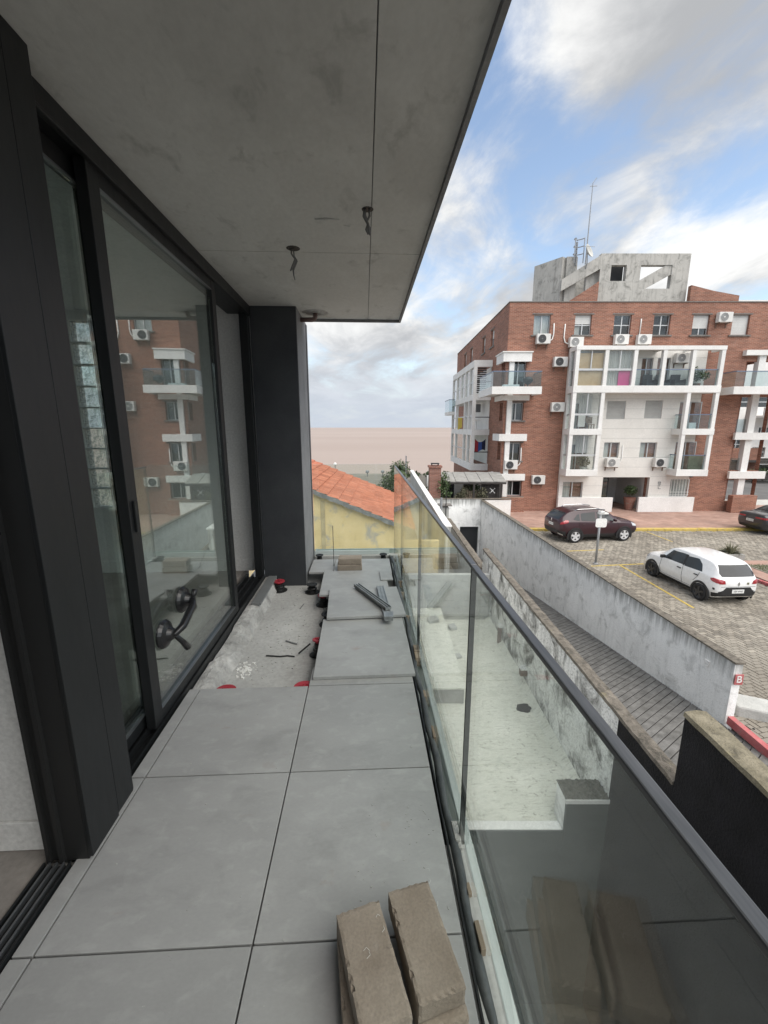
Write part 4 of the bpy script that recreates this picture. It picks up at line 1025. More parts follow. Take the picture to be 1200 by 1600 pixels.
# neighbour's long white wall, poles, plants
lw = thing('wall', 'narrow white garden wall running away behind the yellow house', 'wall', (1.95, 20, -6), town=True)
obj('wall_panel', MB().box(1.86, 2.02, 12.2, 29, -6, -1.52), M['plaster'], lw)
obj('coping', MB().box(1.83, 2.06, 12.18, 29.02, -1.519, -1.48), M['white'], lw)
t = thing('lantern', 'small black wall lantern on the end of the narrow white wall', 'lamp', (2.1, 16.6, -1.9), town=True)
obj('housing', MB().lathe([(.05,-1.95),(.10,-1.9),(.11,-1.72),(.06,-1.66)], (2.14,16.8,0), n=10), M['black'], t); obj('arm', MB().box(2.061, 2.12, 16.77, 16.83, -1.80, -1.74), M['black'], t)
def post(label, l, m, z0, z1, r, mat='polemetal'):
    tag(obj('metal_post', MB().lathe([(r, z0), (r, z1)], (l, m, 0), n=8), M[mat], town=True), label, 'post', 'thin poles in the yards')
post('grey metal pole between the narrow white wall and the white pillar', 2.32, 16.5, -6, -1.35, .05)
post('thin dark rod beside the grey metal pole', 2.62, 17.2, -6, -1.4, .02, 'black')
post('thin mast rising behind the narrow white wall by the shrubs', 1.75, 33, -5, -.75, .05)
# shrubs, palm and the shore
def shrub(label, l, m, z, rad, h, n, size, mat='leaf', name='shrub', cat='shrub', trunk=True, group=None):
    t = thing(name, label, cat, (l, m, z), town=True, group=group)
    mb = MB()
    for k in range(5):
        leaf_cloud(mb, (l+rnd.uniform(-.5,.5)*rad, m+rnd.uniform(-.5,.5)*rad, z+h*rnd.uniform(.4,.8)), rad*rnd.uniform(.45,.7), n//5, size, h/rad*.5)
    obj('crown', mb, M[mat], t)
    if trunk: obj('trunk', MB().tube([(l, m, z), (l+.03, m, z+h*.3), (l, m+.05, z+h*.6)], [.07*h, .05*h, .02*h], 7), M['bark'], t, smooth=True)
    return t
shrub('bushy green shrub beside the brick chimney', 3.75, 26.2, -3.6, .75, 2.2, 900, .09)
shrub('low dry shrub on the terrace under the grey pergola roof', 4.9, 26.5, -3.6, .5, 1.3, 500, .07, 'leafdry')
shrub('tangled grey green shrub against the fence in front of the low white house', 5.5, 27.0, -3.6, .6, 1.5, 700, .07, 'leafdry')
shrub('dense dark shrub beside the dark lattice door', 6.05, 26.9, -3.6, .45, 1.5, 500, .07)
shrub('small green shrub at the foot of the brick chimney on its left', 2.6, 26.6, -3.6, .45, 1.5, 400, .07)
shrub('thin leafy climber beside the pale fence on the terrace', 6.3, 26.4, -3.6, .4, 1.4, 400, .07, 'leafdry')
shrub('rounded green tree by the water behind the orange roof', .6, 36, -5.2, 1.3, 2.9, 1500, .10, name='tree', cat='tree')
shrub('dark green tree by the water behind the narrow white wall', 2.1, 44, -5.5, 1.6, 3.4, 1500, .12, name='tree', cat='tree')
for i, (l, lab) in enumerate(((3.6, 'low seaside bush left of the brick chimney'), (5.6, 'low seaside bush right of the brick chimney'), (7.4, 'low seaside bush below the white balconies'))):
    shrub(lab, l, 49, -5.2, 1.3, 1.6, 500, .14, group='low bushes along the shore')
t = thing('palm_tree', 'small palm by the water above the corner of the glass railing', 'palm', (1.2, 30, -5.2), town=True)
obj('trunk', MB().tube([(1.2,30,-5.2), (1.25,30,-3), (1.2,30,-1.55)], [.16,.13,.11], 8), M['bark'], t, smooth=True)
mb = MB()
for k in range(24):
    a = rnd.uniform(0,6.28); el = rnd.uniform(-.2,1.1); L_ = rnd.uniform(.7,1.0)
    p = Vector((1.2,30,-1.55)); d = Vector((math.cos(a)*math.cos(el), math.sin(a)*math.cos(el), math.sin(el)))
    for s in range(7):
        q = p+d*(L_/7); d = (d+Vector((0,0,-.16))).normalized(); sd_ = d.cross(Vector((0,0,1))).normalized()*.15
        mb.add([p, p+sd_-Vector((0,0,.05)), q], [(0,1,2)]); mb.add([p, p-sd_-Vector((0,0,.05)), q], [(0,1,2)]); p = q
obj('fronds', mb, M['palm'], t)
sb = thing('sea_wall', 'dark low sea wall along the shore behind the orange roof', 'wall', (-3, 50.5, -6), town=True)
obj('wall_panel', MB().box(-14, 1.5, 50, 50.6, -6.8, -4.55), M['darkwood'], sb); obj('coping', MB().box(-14, 1.5, 49.95, 50.65, -4.549, -4.45), M['concrete'], sb)
for i, (u, lab) in enumerate(((524, 'slim street lamp on the shore behind the orange roof, left one'), (574, 'squat lamp on the shore behind the orange roof, middle one'), (598, 'white street lamp on the shore next to the glass corner'))):
    l = (u-600)/FPX*(49*math.cos(PITCH)+1.1)
    t = thing('street_lamp', lab, 'street lamp', (l, 49, -5), town=True, group='lamps along the shore')
    zt = -3.0 if i == 0 else -3.9
    obj('post', MB().lathe([(.08,-6),(.05,zt)], (l,49,0), n=8), M['polemetal'], t); obj('head', MB().lathe([(.05,zt),(.22,zt+.12),(.2,zt+.3),(.04,zt+.4)], (l,49,0), n=10), M['polemetal'] if i else M['white'], t)
# chimney, pergola, lattice at the left of the block
ch = thing('chimney', 'square red brick barbecue chimney with a dark flue cap', 'chimney', (3.2, 26.0, -3.5), town=True)
obj('stack', MB().box(2.84, 3.56, 25.75, 26.35, -3.6, -1.02), M['redbrick'], ch)
obj('crown', MB().box(2.78, 3.62, 25.69, 26.41, -1.019, -.90), M['redbrick'], ch)
obj('flue_cap', MB().box(2.95, 3.45, 25.85, 26.25, -.80, -.75).box(2.98,3.02,25.9,25.94,-.899,-.8005).box(3.38,3.42,25.9,25.94,-.899,-.8005).box(2.98,3.02,26.16,26.2,-.899,-.8005).box(3.38,3.42,26.16,26.2,-.899,-.8005), M['black'], ch)
pg = thing('pergola', 'grey sheet roofed pergola over the terrace beside the brick block', 'pergola', (5.8, 26.8, -3.6), town=True)
for i in range(5):
    a = 3.75+.80*i
    obj('roof_panel', MB().add([(a,26.0,-1.88),(a+.78,26.0,-1.90),(a+.78,27.6,-1.48),(a,27.6,-1.46),(a,26.0,-1.94),(a+.78,26.0,-1.96),(a+.78,27.6,-1.54),(a,27.6,-1.52)], [(0,1,2,3),(7,6,5,4),(0,4,5,1),(1,5,6,2),(2,6,7,3),(3,7,4,0)]), M['concrete'], pg)
obj('beam', MB().box(3.7, 7.75, 26.02, 26.12, -2.08, -1.97), M['darkwood'], pg)
for x in (3.9, 5.65, 7.3): obj('post', MB().box(x, x+.12, 26.0, 26.12, -3.6, -2.0805), M['darkwood'], pg)
obj('lattice', MB().box(6.25, 7.6, 26.4, 26.44, -3.4, -2.1), M['darkwood'], pg)
for i in range(6): obj('cross_bar', MB().box(6.25+.2*i, 6.28+.2*i, 26.36, 26.399, -3.4, -2.1), M['darkwood'], pg)
obj('lattice_star', MB().obox((6.98,26.38,-2.55), (.16,0,.16), (0,.012,0), (.02,0,-.02)).obox((6.98,26.372,-2.55), (.16,0,-.16), (0,.012,0), (.02,0,.02)), M['white'], pg)
tf = obj('terrace_floor', MB().box(2.8, 7.9, 25.52, 28.5, -4.4, -3.6), M['concrete'], town=True, kind='structure')
fn = thing('fence', 'pale slatted fence among the plants on the terrace', 'fence', (5.6, 26.6, -3.6), town=True)
for i in range(10): obj('slat', MB().box(5.0+.13*i, 5.10+.13*i, 26.6, 26.63, -3.6, -2.55+rnd.uniform(-.06,.06)), M['wood'], fn)
hw = thing('house', 'low white house front behind the terrace plants', 'house', (4.5, 28, -3.6), town=True)
obj('wall', MB().wall(P0, 2.9, 7.6, -3.6, -1.75, [(3.9,4.8,-3.6,-2.2),(5.4,6.2,-3.0,-2.2)], 27.9, 28.1), M['white'], hw); obj('interior_shade', MB().box(2.9,7.6,28.4,28.45,-3.6,-1.8), M['dark'], hw)
# red kerb, rubble lump beyond the black wall
t = thing('kerb', 'short red painted kerb beside the end of the white wall', 'kerb', (6.8, 6.6, -4.2), town=True)
for i in range(3): obj('kerb_stone', MB().box(6.70, 6.82, 7.12-.95*(i+1)+.008, 7.12-.95*i-.008, -4.25, -4.08), M['redpaint'], t, bevel=.01)
t = thing('mooring_block', 'worn rounded concrete kerb end beside the red kerb', 'kerb', (7.4, 7.6, -4.2), town=True)
pr = [(7.02,7.28),(7.62,7.02),(7.86,7.12),(7.92,7.32),(7.80,7.5),(7.15,7.78)]
obj('block', MB().prism(pr, -4.25, -3.98, lambda a,b,d: (a,b,d)), M['palegrey'], t, bevel=.04)
obj('pavement', MB().box(6.83, 9.5, -3, 6.39, -4.26, -4.19), M['concrete'], town=True, kind='structure')
post('thin black cable conduit lying by the red kerb', 7.05, 6.9, -4.2, -4.19, .02, 'black')
# ================================================================ the brick block opposite
BMF = 27.5; BL0, BL1 = 7.75, 24.9; BZ0, BZ1 = -4.1, 8.98; BD = 46.0
bb = thing('apartment_building', 'red brick apartment building with white framed balconies and a bare concrete roof house', 'building', (16, 36, -4.1), town=True)
PF = lambda a, d, z: (a, BMF+d, z)            # front face: d runs into the building
PL = lambda a, d, z: (BL0+d, a, z)            # left face
def bl(u, v, m=BMF): return at_m(u, v, m)[0]
def bz(v, m=BMF): return at_m(900, v, m)[1]
top_z0, top_z1 = bz(523.5), bz(491.5)
TOPW = [(bl(u0, 508), bl(u1, 508)) for u0, u1 in ((834,860),(898,924),(959,986),(1021,1047),(1082,1108),(1143.5,1170.5))]
CORW = [(bl(800,585), bl(822,585), bz(605), bz(561)), (bl(798,642), bl(818,642), bz(657), bz(629)), (bl(794,705), bl(814,705), bz(720), bz(692)), (bl(793,762), bl(815,762), bz(775), bz(752))]
holesF = [(a, b, top_z0, top_z1) for a, b in TOPW]+[(BL0+.02+.3, b, z0, z1) for a, b, z0, z1 in CORW]
GRL, GRZ1 = (bl(937,770), bl(1009,770)), bz(745)
RC = (22.9, 24.6)                                  # notch at the right corner
RCW = [(RC[0], 24.899, bz(609), bz(565)), (RC[0], 24.899, bz(676), bz(620)), (RC[0], 24.899, bz(735), bz(687)), (RC[0], 24.899, bz(783), bz(747))]
# holes behind the big bay and the entrance
BAYH = [(12.2, 13.4, bz(600), bz(560)), (13.6, 14.9, bz(600), bz(560)), (15.3, 16.3, bz(606), bz(557)), (17.0, 18.2, bz(606), bz(557)), ]
holesF += RCW+[(GRL[0], GRL[1], BZ0, GRZ1)]
obj('front_wall', MB().wall(PF, BL0, BL1, BZ0, BZ1, holesF, 0, .3), M['brick'], bb)
LW = [(31.0,31.9,top_z0,top_z1),(33.6,34.5,top_z0,top_z1),(38.2,39.2,top_z0,top_z1),(41.0,42.0,top_z0,top_z1)]
LC = [(BMF+.32, BMF+1.05, z0, z1) for _, _, z0, z1 in CORW]
obj('left_wall', MB().wall(PL, BMF+.301, BD, BZ0, BZ1, LW+LC, 0, .3), M['brick'], bb)
obj('right_wall', MB().box(BL1-.3, BL1, BMF+3, BD, BZ0, BZ1).box(BL1-.3, BL1, BMF+.301, BMF+2.999, bz(562), BZ1).box(22.6, BL1-.3005, BMF+2.7, BMF+2.999, BZ0, bz(562)).box(22.6, 22.9, BMF+.3005, BMF+2.6995, BZ0, bz(562)), M['brick'], bb)
obj('roof_slab', MB().box(BL0+.301, BL1-.301, BMF+.301, BD, BZ1-.6, BZ1-.3), M['concrete'], bb)
obj('parapet_cap', MB().box(BL0-.04, BL1+.04, BMF-.04, BMF+.34, BZ1+.001, BZ1+.05).box(BL0-.04, BL0+.34, BMF+.3405, BD, BZ1+.001, BZ1+.05), M['sill'], bb)
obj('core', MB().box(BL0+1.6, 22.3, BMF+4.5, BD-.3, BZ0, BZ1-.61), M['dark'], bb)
obj('floor_slab', MB().box(BL0+.301, 22.59, BMF+.301, BMF+4.49, bz(545)-.1, bz(545)).box(BL0+.301, 22.59, BMF+.301, BMF+4.49, bz(613)-.12, bz(613)).box(BL0+.301, 22.59, BMF+.301, BMF+4.49, bz(680)-.12, bz(680)).box(BL0+.301, 22.59, BMF+.301, BMF+4.49, GRZ1, GRZ1+.15), M['dark'], bb)
def window(P, a0, a1, z0, z1, style='slide', rec=.14, sill=True, curtain=None, shutter=0, parent=None):
    f = .045
    q = MB().box(a0, a0+f, rec, rec+.06, z0, z1, P).box(a1-f, a1, rec, rec+.06, z0, z1, P).box(a0+f, a1-f, rec, rec+.06, z1-f, z1, P).box(a0+f, a1-f, rec, rec+.06, z0, z0+f, P)
    c = (a0+a1)/2
    if style in ('slide', 'cross'): q.box(c-.03, c+.03, rec-.01, rec+.059, z0+f, z1-f, P)
    zt = z1-shutter*(z1-z0)
    if style == 'cross':
        zm = (z0+z1)/2; q.box(a0+f, c-.0301, rec, rec+.058, zm-.025, zm+.025, P).box(c+.0301, a1-f, rec, rec+.058, zm-.025, zm+.025, P)
    w = obj('window', q, M['winframe'], parent or bb)
    if shutter < 1: obj('pane', MB().box(a0+f, a1-f, rec+.03, rec+.036, z0+f, zt-(f if shutter == 0 else 0), P), M['pane'], w)
    if shutter:
        s = MB(); n = max(2, int((z1-f-zt)/.09)); h = (z1-f-zt)/n
        for k in range(n): s.box(a0+f, a1-f, rec-.012, rec+.012, zt+k*h+.006, zt+(k+1)*h, P)
        obj('shutter', s, M['shutter'], w)
    if curtain: obj('curtain', MB().box(a0+f, (a1-f) if curtain != 'half' else c-.1, rec+.12, rec+.125, z0+f, z1-f, P), M['curtain'], w)
    obj('interior_shade', MB().box(a0-.1, a1+.1, rec+.5, rec+.52, z0-.1, z1+.1, P), M['dark'], w)
    if sill:
        obj('sill', MB().box(a0-.14, a1+.14, -.09, rec+.0, z0-.09, z0-.0005, P), M['sill'], w)
        obj('lintel', MB().box(a0-.12, a1+.12, -.03, rec, z1+.0005, z1+.07, P), M['sill'], w)
    return w
for i, (a, b) in enumerate(TOPW):
    st, cu, sh = (('slide', 'full', .0), ('cross', 'half', .45), ('cross', None, 0), ('cross', None, 0), ('slide', None, .66), ('slide', None, 1))[i]
    window(PF, a, b, top_z0, top_z1, st, curtain=cu, shutter=sh)
for i, (a, b, z0, z1) in enumerate(CORW):
    window(PF, BL0+.34, b, z0, z1, 'slide', rec=.22, sill=i > 0, curtain='half' if i in (1, 3) else None)
    window(PL, BMF+.34, BMF+1.05, z0, z1, 'slide', rec=.22, sill=False)
for a, b, z0, z1 in LW: window(PL, a, b, z0, z1, 'slide', shutter=.5)
# white corner pillar with its cross beams
obj('corner_pillar', MB().box(BL0+.16, BL0+.46, BMF-.16, BMF+.16, BZ0+1.0, bz(553)-.2), M['white'], bb)
for v0, v1, u1 in ((552, 566, 829), (618, 626, 825), (678, 689, 821), (740, 750, 818)):
    z0, z1 = bz(v1), bz(v0); e = bl(u1, (v0+v1)/2)
    obj('corner_beam', MB().box(BL0-.16, e, BMF-.30, BMF-.161, z0, z1).box(BL0-.30, BL0-.161, BMF-.30, BMF+1.35, z0, z1).box(BL0-.16, e, BMF-.1605, BMF-.001, z0+.02, z1-.02), M['white'], bb, bevel=.01)
obj('corner_cap', MB().box(BL0-.36, bl(829,553)+.06, BMF-.36, BMF-.001, bz(552)+.001, bz(552)+.07).box(BL0-.36, BL0-.001, BMF-.0005, BMF+1.4, bz(552)+.001, bz(552)+.07), M['white'], bb)
obj('low_brick_wall', MB().box(BL0-.1, bl(816,785), BMF-.42, BMF-.02, BZ0, bz(776)), M['brick'], bb)
def glass_rail(name, pts, z0, z1, parent, rail=M['bluerail']):
    for a, b in zip(pts[:-1], pts[1:]):
        a, b = Vector(a), Vector(b); d = (b-a).normalized(); s = Vector((-d.y, d.x))
        q = MB(); pr = [a+s*.006, b+s*.006, b-s*.006, a-s*.006]
        q.add([(p.x, p.y, z0) for p in pr]+[(p.x, p.y, z1-.02) for p in pr], [(0,3,2,1),(4,5,6,7),(0,1,5,4),(1,2,6,5),(2,3,7,6),(3,0,4,7)])
        obj('glass_panel', q, M['balglass'], parent)
        r = MB().obox(((a.x+b.x)/2, (a.y+b.y)/2, z1), (d.x*(b-a).length/2, d.y*(b-a).length/2, 0), (s.x*.03, s.y*.03, 0), (0,0,.025))
        obj('rail', r, rail, parent)
# left corner balcony
fb = BMF-1.3
x0, x1 = at_m(770, 605, fb)[0], at_m(845, 605, fb)[0]; zb, zt, zr = at_m(800, 616, fb)[1], at_m(800, 604, fb)[1], at_m(800, 580, fb)[1]
def corner_balcony(x0, x1, mend, rtn):
    obj('balcony_slab', MB().box(x0, x1, fb, BMF-.37, zb+.08, zb+.22).box(*rtn, BMF-.3695, mend, zb+.08, zb+.22), M['white'], bb)
    obj('balcony_upstand', MB().box(x0-.06, x1+.06, fb-.06, fb+.10, zb, zt).box(x0-.06, x0+.10, fb+.1005, mend, zb, zt).box(x1-.1, x1+.06, fb+.1005, BMF-.001, zb, zt), M['white'], bb, bevel=.01)
corner_balcony(x0, x1, 29.8, (x0, BL0-.001))
glass_rail('r', [(x0, 29.8), (x0, fb+.02), (x1, fb+.02), (x1, BMF)], zt+.02, zr, bb)
# right corner balcony, pillar, beams
xr0 = at_m(1147, 608, fb)[0]
obj('balcony_slab', MB().box(xr0, 27.0, fb, BMF-.001, zb+.08, zb+.22).box(BL1+.001, 27.0, BMF-.0005, 30, zb+.08, zb+.22), M['white'], bb)
obj('balcony_upstand', MB().box(xr0-.06, 27.06, fb-.06, fb+.10, zb, zt).box(xr0-.06, xr0+.10, fb+.1005, BMF-.001, zb, zt), M['white'], bb, bevel=.01)
glass_rail('r', [(xr0, BMF), (xr0, fb+.02), (24.3, fb+.02), (27, fb+.02)], zt+.02, zr, bb)
cl_ = bl(1180, 610)-.2
obj('corner_pillar', MB().box(cl_, cl_+.42, BMF-.16, BMF+.2, BZ0+.95, bz(556)), M['white'], bb)
for v0, v1, u0 in ((676,687,1143), (736,747,1134)):
    obj('corner_beam', MB().box(bl(u0, v0), BL1+.2, BMF-.34, BMF-.161, bz(v1), bz(v0)), M['white'], bb, bevel=.01)
obj('corner_beam', MB().box(bl(1161,550), BL1+.3, BMF-.3, BMF+.1, bz(556), bz(548)), M['white'], bb)
obj('low_brick_wall', MB().box(bl(1131,780), bl(1168,780), BMF-.7, BMF-.3, BZ0, bz(772)), M['brick'], bb)
obj('side_pier', MB().box(22.901, 23.25, BMF+.31, BMF+.9, BZ0, bz(562)), M['brick'], bb)
for z0, z1 in ((bz(675), bz(655)), (bz(735), bz(716))):
    obj('corner_glass', MB().box(22.95, 24.1, BMF+.05, BMF+.07, z0, z1), M['balglass'], bb)
# pale rendered part behind the bay
WL0, WL1 = 11.63, 20.2
hw_ = [(GRL[0], GRL[1], BZ0, GRZ1)]
LV = [bz(540), bz(606), bz(673), bz(738)]
W2 = [(bl(945,640), bl(974,640), bz(655), bz(627), 'sh'), (bl(1004,640), bl(1031,640), bz(654), bz(626), 'sh'), (bl(1056,650), bl(1092,650), bz(672), bz(628), 'door')]
W3 = [(bl(940,704), bl(964,704), bz(715), bz(691), 'w'), (bl(996,704), bl(1022,704), bz(715), bz(691), 'w'), (bl(1049,715), bl(1083,715), bz(736), bz(690), 'door')]
W1 = [(bl(950+47,590), bl(1014,590), bz(606), bz(560), 'door'), (bl(1021,590), bl(1041,590), bz(606), bz(560), 'door')]
WB2 = [(12.0, 13.2, bz(672), bz(630), 'door')]; WB3 = [(12.0, 13.2, bz(736), bz(694), 'door')]
W0 = [(bl(876.5,765), bl(907.5,765), bz(777), bz(752), 'w'), (bl(1042.5,763), bl(1073.5,763), bz(775), bz(748), 'grille')]
ALLW = W1+W2+W3+W0+WB2+WB3
PW = lambda a, d, z: (a, BMF-.24+d, z)
obj('rendered_wall', MB().wall(PW, WL0, WL1, BZ0, bz(544), hw_+[w[:4] for w in ALLW], 0, .235), M['siding'], bb)
for z in np.arange(-3.6, 6.0, .62):         # shallow joints of the boarded render
    a = WL0+.02
    def jn(p, q): obj('board_joint', MB().box(p, q, BMF-.2435, BMF-.2402, z, z+.014), M['shutter_grey'], bb)
    segs = sorted([(w[0]-.02, w[1]+.02) for w in ALLW+[(GRL[0], GRL[1], BZ0, GRZ1)] if w[2]-.05 < z < w[3]+.05])
    for s0, s1 in segs:
        if s0 > a: jn(a, s0)
        a = max(a, s1)
    if a < WL1-.1: jn(a, WL1-.02)
for a, b, z0, z1, k in ALLW:
    if k == 'sh':
        w = obj('window', MB().box(a, a+.05, .08, .12, z0, z1, PW).box(b-.05, b, .08, .12, z0, z1, PW), M['winframe'], bb)
        s = MB(); n = 14; h = (z1-z0)/n
        for q in range(n): s.box(a+.051, b-.051, .09, .11, z0+q*h+.008, z0+(q+1)*h, PW)
        obj('shutter', s, M['shutter_grey'], w)
    elif k == 'door': window(PW, a, b, z0, z1, 'slide', rec=.1, sill=False, curtain='half' if rnd.random() < .5 else None)
    elif k == 'w': window(PW, a, b, z0, z1, 'slide', rec=.1, sill=False, curtain='half'); 
    else:
        w = window(PW, a, b, z0, z1, 'none', rec=.1, sill=False, curtain='full')
        for q in range(7): obj('bar', MB().box(a+.1+q*(b-a-.2)/6-.012, a+.1+q*(b-a-.2)/6+.012, .03, .05, z0, z1, PW), M['white'], w)
        obj('bar', MB().box(a, b, .051, .07, z0+.28, z0+.31, PW).box(a, b, .051, .07, z0+.1, z0+.125, PW), M['white'], w)
# entrance
ent = MB().box(GRL[0]-.1, GRL[1]+.1, BMF+3.6, BMF+3.7, BZ0, GRZ1).box(GRL[1], GRL[1]+.1, BMF+.301, BMF+3.599, BZ0, GRZ1).box(GRL[0]-.1, GRL[0], BMF+.301, BMF+3.599, BZ0, GRZ1)
obj('porch_wall', ent, M['white'], bb)
dr = obj('door', MB().box(GRL[0]+.02, GRL[0]+.85, BMF+.6, BMF+.66, BZ0, GRZ1-.05), M['alu'], bb); obj('pane', MB().box(GRL[0]+.12, GRL[0]+.75, BMF+.59, BMF+.599, BZ0+.9, GRZ1-.2), M['pane'], dr)
obj('notice_board', MB().box(bl(968,750)+.6, bl(976,750)+.7, BMF+3.56, BMF+3.599, bz(757), bz(750)), M['acgrille'], bb)
obj('entrance_parapet', MB().box(WL0-.06, bl(951.5,787), BMF-.42, BMF-.245, BZ0, bz(776)), M['white'], bb, bevel=.01)
obj('entrance_parapet', MB().box(bl(991.5,787), bl(1076.5,787), BMF-.42, BMF-.245, BZ0, bz(775.5)), M['white'], bb, bevel=.01)
# three dark relief marks in a column on the white wall by the entrance
for i, v in enumerate((753.5, 757.5, 761)):
    lx, zx = bl(1026.5, v), bz(v); q = MB()
    if i == 0: q.box(lx-.09,lx-.06,-.012,-.001,zx-.07,zx+.07,PW).box(lx+.06,lx+.09,-.012,-.001,zx-.07,zx+.07,PW).box(lx-.059,lx+.059,-.012,-.001,zx+.045,zx+.07,PW).box(lx-.059,lx+.059,-.012,-.001,zx-.015,zx+.01,PW).box(lx-.059,lx+.059,-.012,-.001,zx-.07,zx-.045,PW)
    elif i == 1: q.box(lx-.09,lx-.06,-.012,-.001,zx-.07,zx+.06,PW).box(lx-.059,lx+.09,-.012,-.001,zx+.03,zx+.06,PW).box(lx+.0,lx+.03,-.012,-.001,zx-.07,zx+.029,PW)
    else: q.box(lx-.09,lx-.06,-.012,-.001,zx-.09,zx+.06,PW).box(lx-.059,lx+.09,-.012,-.001,zx-.09,zx-.06,PW)
    obj('relief_sign', q, M['acgrille'], bb)
# the white bay in front
MP = 26.3; POST = [11.70, 13.455, 15.20, 16.96, 18.725, 20.47]
Zt, Zt0 = at_m(1000, 540, MP)[1], at_m(1000, 546.5, MP)[1]
B1 = (at_m(1000,613.5,MP)[1], at_m(1000,602.5,MP)[1]); B2 = (at_m(1000,679.5,MP)[1], at_m(1000,670,MP)[1]); B3 = (at_m(1000,744,MP)[1], at_m(1000,734,MP)[1])
pwid = .115
def postbox(l, z0, z1): return MB().box(l-pwid, l+pwid, MP, MP+.24, z0, z1)
for l in POST: obj('bay_post', postbox(l, B1[1]+.0005, Zt0-.0005), M['white'], bb, bevel=.008)
for l in (POST[0], POST[1], POST[4], POST[5]):
    obj('bay_post', postbox(l, B2[1]+.0005, B1[0]-.0005), M['white'], bb, bevel=.008); obj('bay_post', postbox(l, B3[1]+.0005, B2[0]-.0005), M['white'], bb, bevel=.008)
def band(l0, l1, z0, z1, left=True, right=True):
    q = MB().box(l0-pwid-.02, l1+pwid+.02, MP-.025, MP+.25, z0, z1)
    if left: q.box(l0-pwid-.02, l0+.08, MP+.2505, BMF-.245, z0, z1)
    if right: q.box(l1-.08, l1+pwid+.02, MP+.2505, BMF-.245, z0, z1)
    obj('bay_beam', q, M['white'], bb, bevel=.01)
def slab(l0, l1, z0, z1): obj('bay_slab', MB().box(l0+.0805, l1-.0805, MP+.2505, BMF-.2405, z0, z1), M['white'], bb)
band(POST[0], POST[5], Zt0, Zt)
for l in POST[1:5]: obj('top_rafter', MB().box(l-.05, l+.05, MP+.2505, BMF-.2405, Zt0+.03, Zt-.03), M['white'], bb)
obj('top_cover', MB().box(POST[0], POST[3], MP+.2505, BMF-.2405, Zt-.028, Zt-.005), M['white'], bb)
band(POST[0], POST[5], *B1); slab(POST[0], POST[5], B1[0], B1[0]+.2)
for a, b in ((POST[0], POST[1]), (POST[4], POST[5])):
    band(a, b, *B2); slab(a, b, B2[0], B2[0]+.2); band(a, b, *B3); slab(a, b, B3[0], B3[0]+.2)
for z0, z1 in ((B1[1]+.0005, Zt0-.0005), (B2[1]+.0005, B1[0]-.0005), (B3[1]+.0005, B2[0]-.0005)):
    obj('bay_post', MB().box(POST[0]-pwid, POST[0]+.06, BMF-.42, BMF-.245, z0, z1), M['white'], bb, bevel=.008)
TR = [(at_m(1000,577,MP)[1]), at_m(1000,647.5,MP)[1], at_m(1000,711.5,MP)[1]]
def glazed(l0, l1, z0, z1, zr, mull=True):
    q = MB().box(l0+pwid, l1-pwid, MP+.08, MP+.16, zr-.06, zr+.06)
    if mull: q.box((l0+l1)/2-.03, (l0+l1)/2+.03, MP+.09, MP+.15, zr+.0605, z1).box(l0+pwid, l1-pwid, MP+.09, MP+.15, z1-.10, z1-.0005) if False else q.box((l0+l1)/2-.03, (l0+l1)/2+.03, MP+.09, MP+.15, zr+.0605, z1)
    w = obj('window', q, M['winframe'], bb); obj('pane', MB().box(l0+pwid, l1-pwid, MP+.115, MP+.122, z0, zr-.06), M['pane'], w); obj('pane', MB().box(l0+pwid, l1-pwid, MP+.115, MP+.122, zr+.0605, z1), M['pane'], w)
    return w
def railed(l0, l1, z0, zr, lside=False):
    a = l0+pwid; glass_rail('r', [(a, MP+.12), (l1-pwid, MP+.12)], z0+.02, zr, bb)
    if lside: glass_rail('r', [(l0, BMF-.25), (l0, MP+.25)], z0+.02, zr, bb)
w0 = glazed(POST[0], POST[1], B1[1], Zt0, TR[0]); obj('blind', MB().box(POST[0]+pwid, POST[1]-pwid, MP+.20, MP+.21, B1[1], Zt0-.15), M['orange'], w0)
w1 = glazed(POST[1], POST[2], B1[1], Zt0, TR[0])
cm = MB(); n = 26
for k in range(n):
    a = POST[1]+pwid+(POST[2]-POST[1]-2*pwid)*k/n; b = a+(POST[2]-POST[1]-2*pwid)/n; d0, d1 = (.26, .31) if k % 2 else (.31, .26)
    cm.add([(a, MP+d0, B1[1]), (b, MP+d1, B1[1]), (b, MP+d1, Zt0), (a, MP+d0, Zt0)], [(0,1,2,3)])
obj('curtain', cm, M['curtain'], w1)
pl0 = (POST[1]+POST[2])/2
obj('pink_panel', MB().box(pl0+.02, POST[2]-pwid-.03, MP+.19, MP+.2, B1[1], TR[0]-.07), M['pink'], w1)
for i in (2, 3, 4): railed(POST[i], POST[i+1], B1[1], TR[0])
for zz, zt_, tr in ((B2[1], B1[0], TR[1]), (B3[1], B2[0], TR[2])):
    w = glazed(POST[0], POST[1], zz, zt_, tr)
    cm = MB()
    for k in range(10):
        a = POST[0]+.75+.085*k; cm.add([(a, MP+(.9 if k%2 else .95), tr+.1), (a+.085, MP+(.95 if k%2 else .9), tr+.1), (a+.085, MP+(.95 if k%2 else .9), zt_-.1), (a, MP+(.9 if k%2 else .95), zt_-.1)], [(0,1,2,3)])
    obj('curtain', cm, M['curtain'], w)
    # glazed left cheek
    sd_ = obj('window', MB().box(POST[0]-.05, POST[0]+.05, MP+.25, BMF-.425, tr-.05, tr+.05).box(POST[0]-.03, POST[0]+.03, MP+.52, MP+.57, tr+.0505, zt_), M['winframe'], bb)
    obj('pane', MB().box(POST[0]-.004, POST[0]+.004, MP+.25, BMF-.425, zz, zt_), M['pane'], sd_)
    railed(POST[4], POST[5], zz, tr, True)
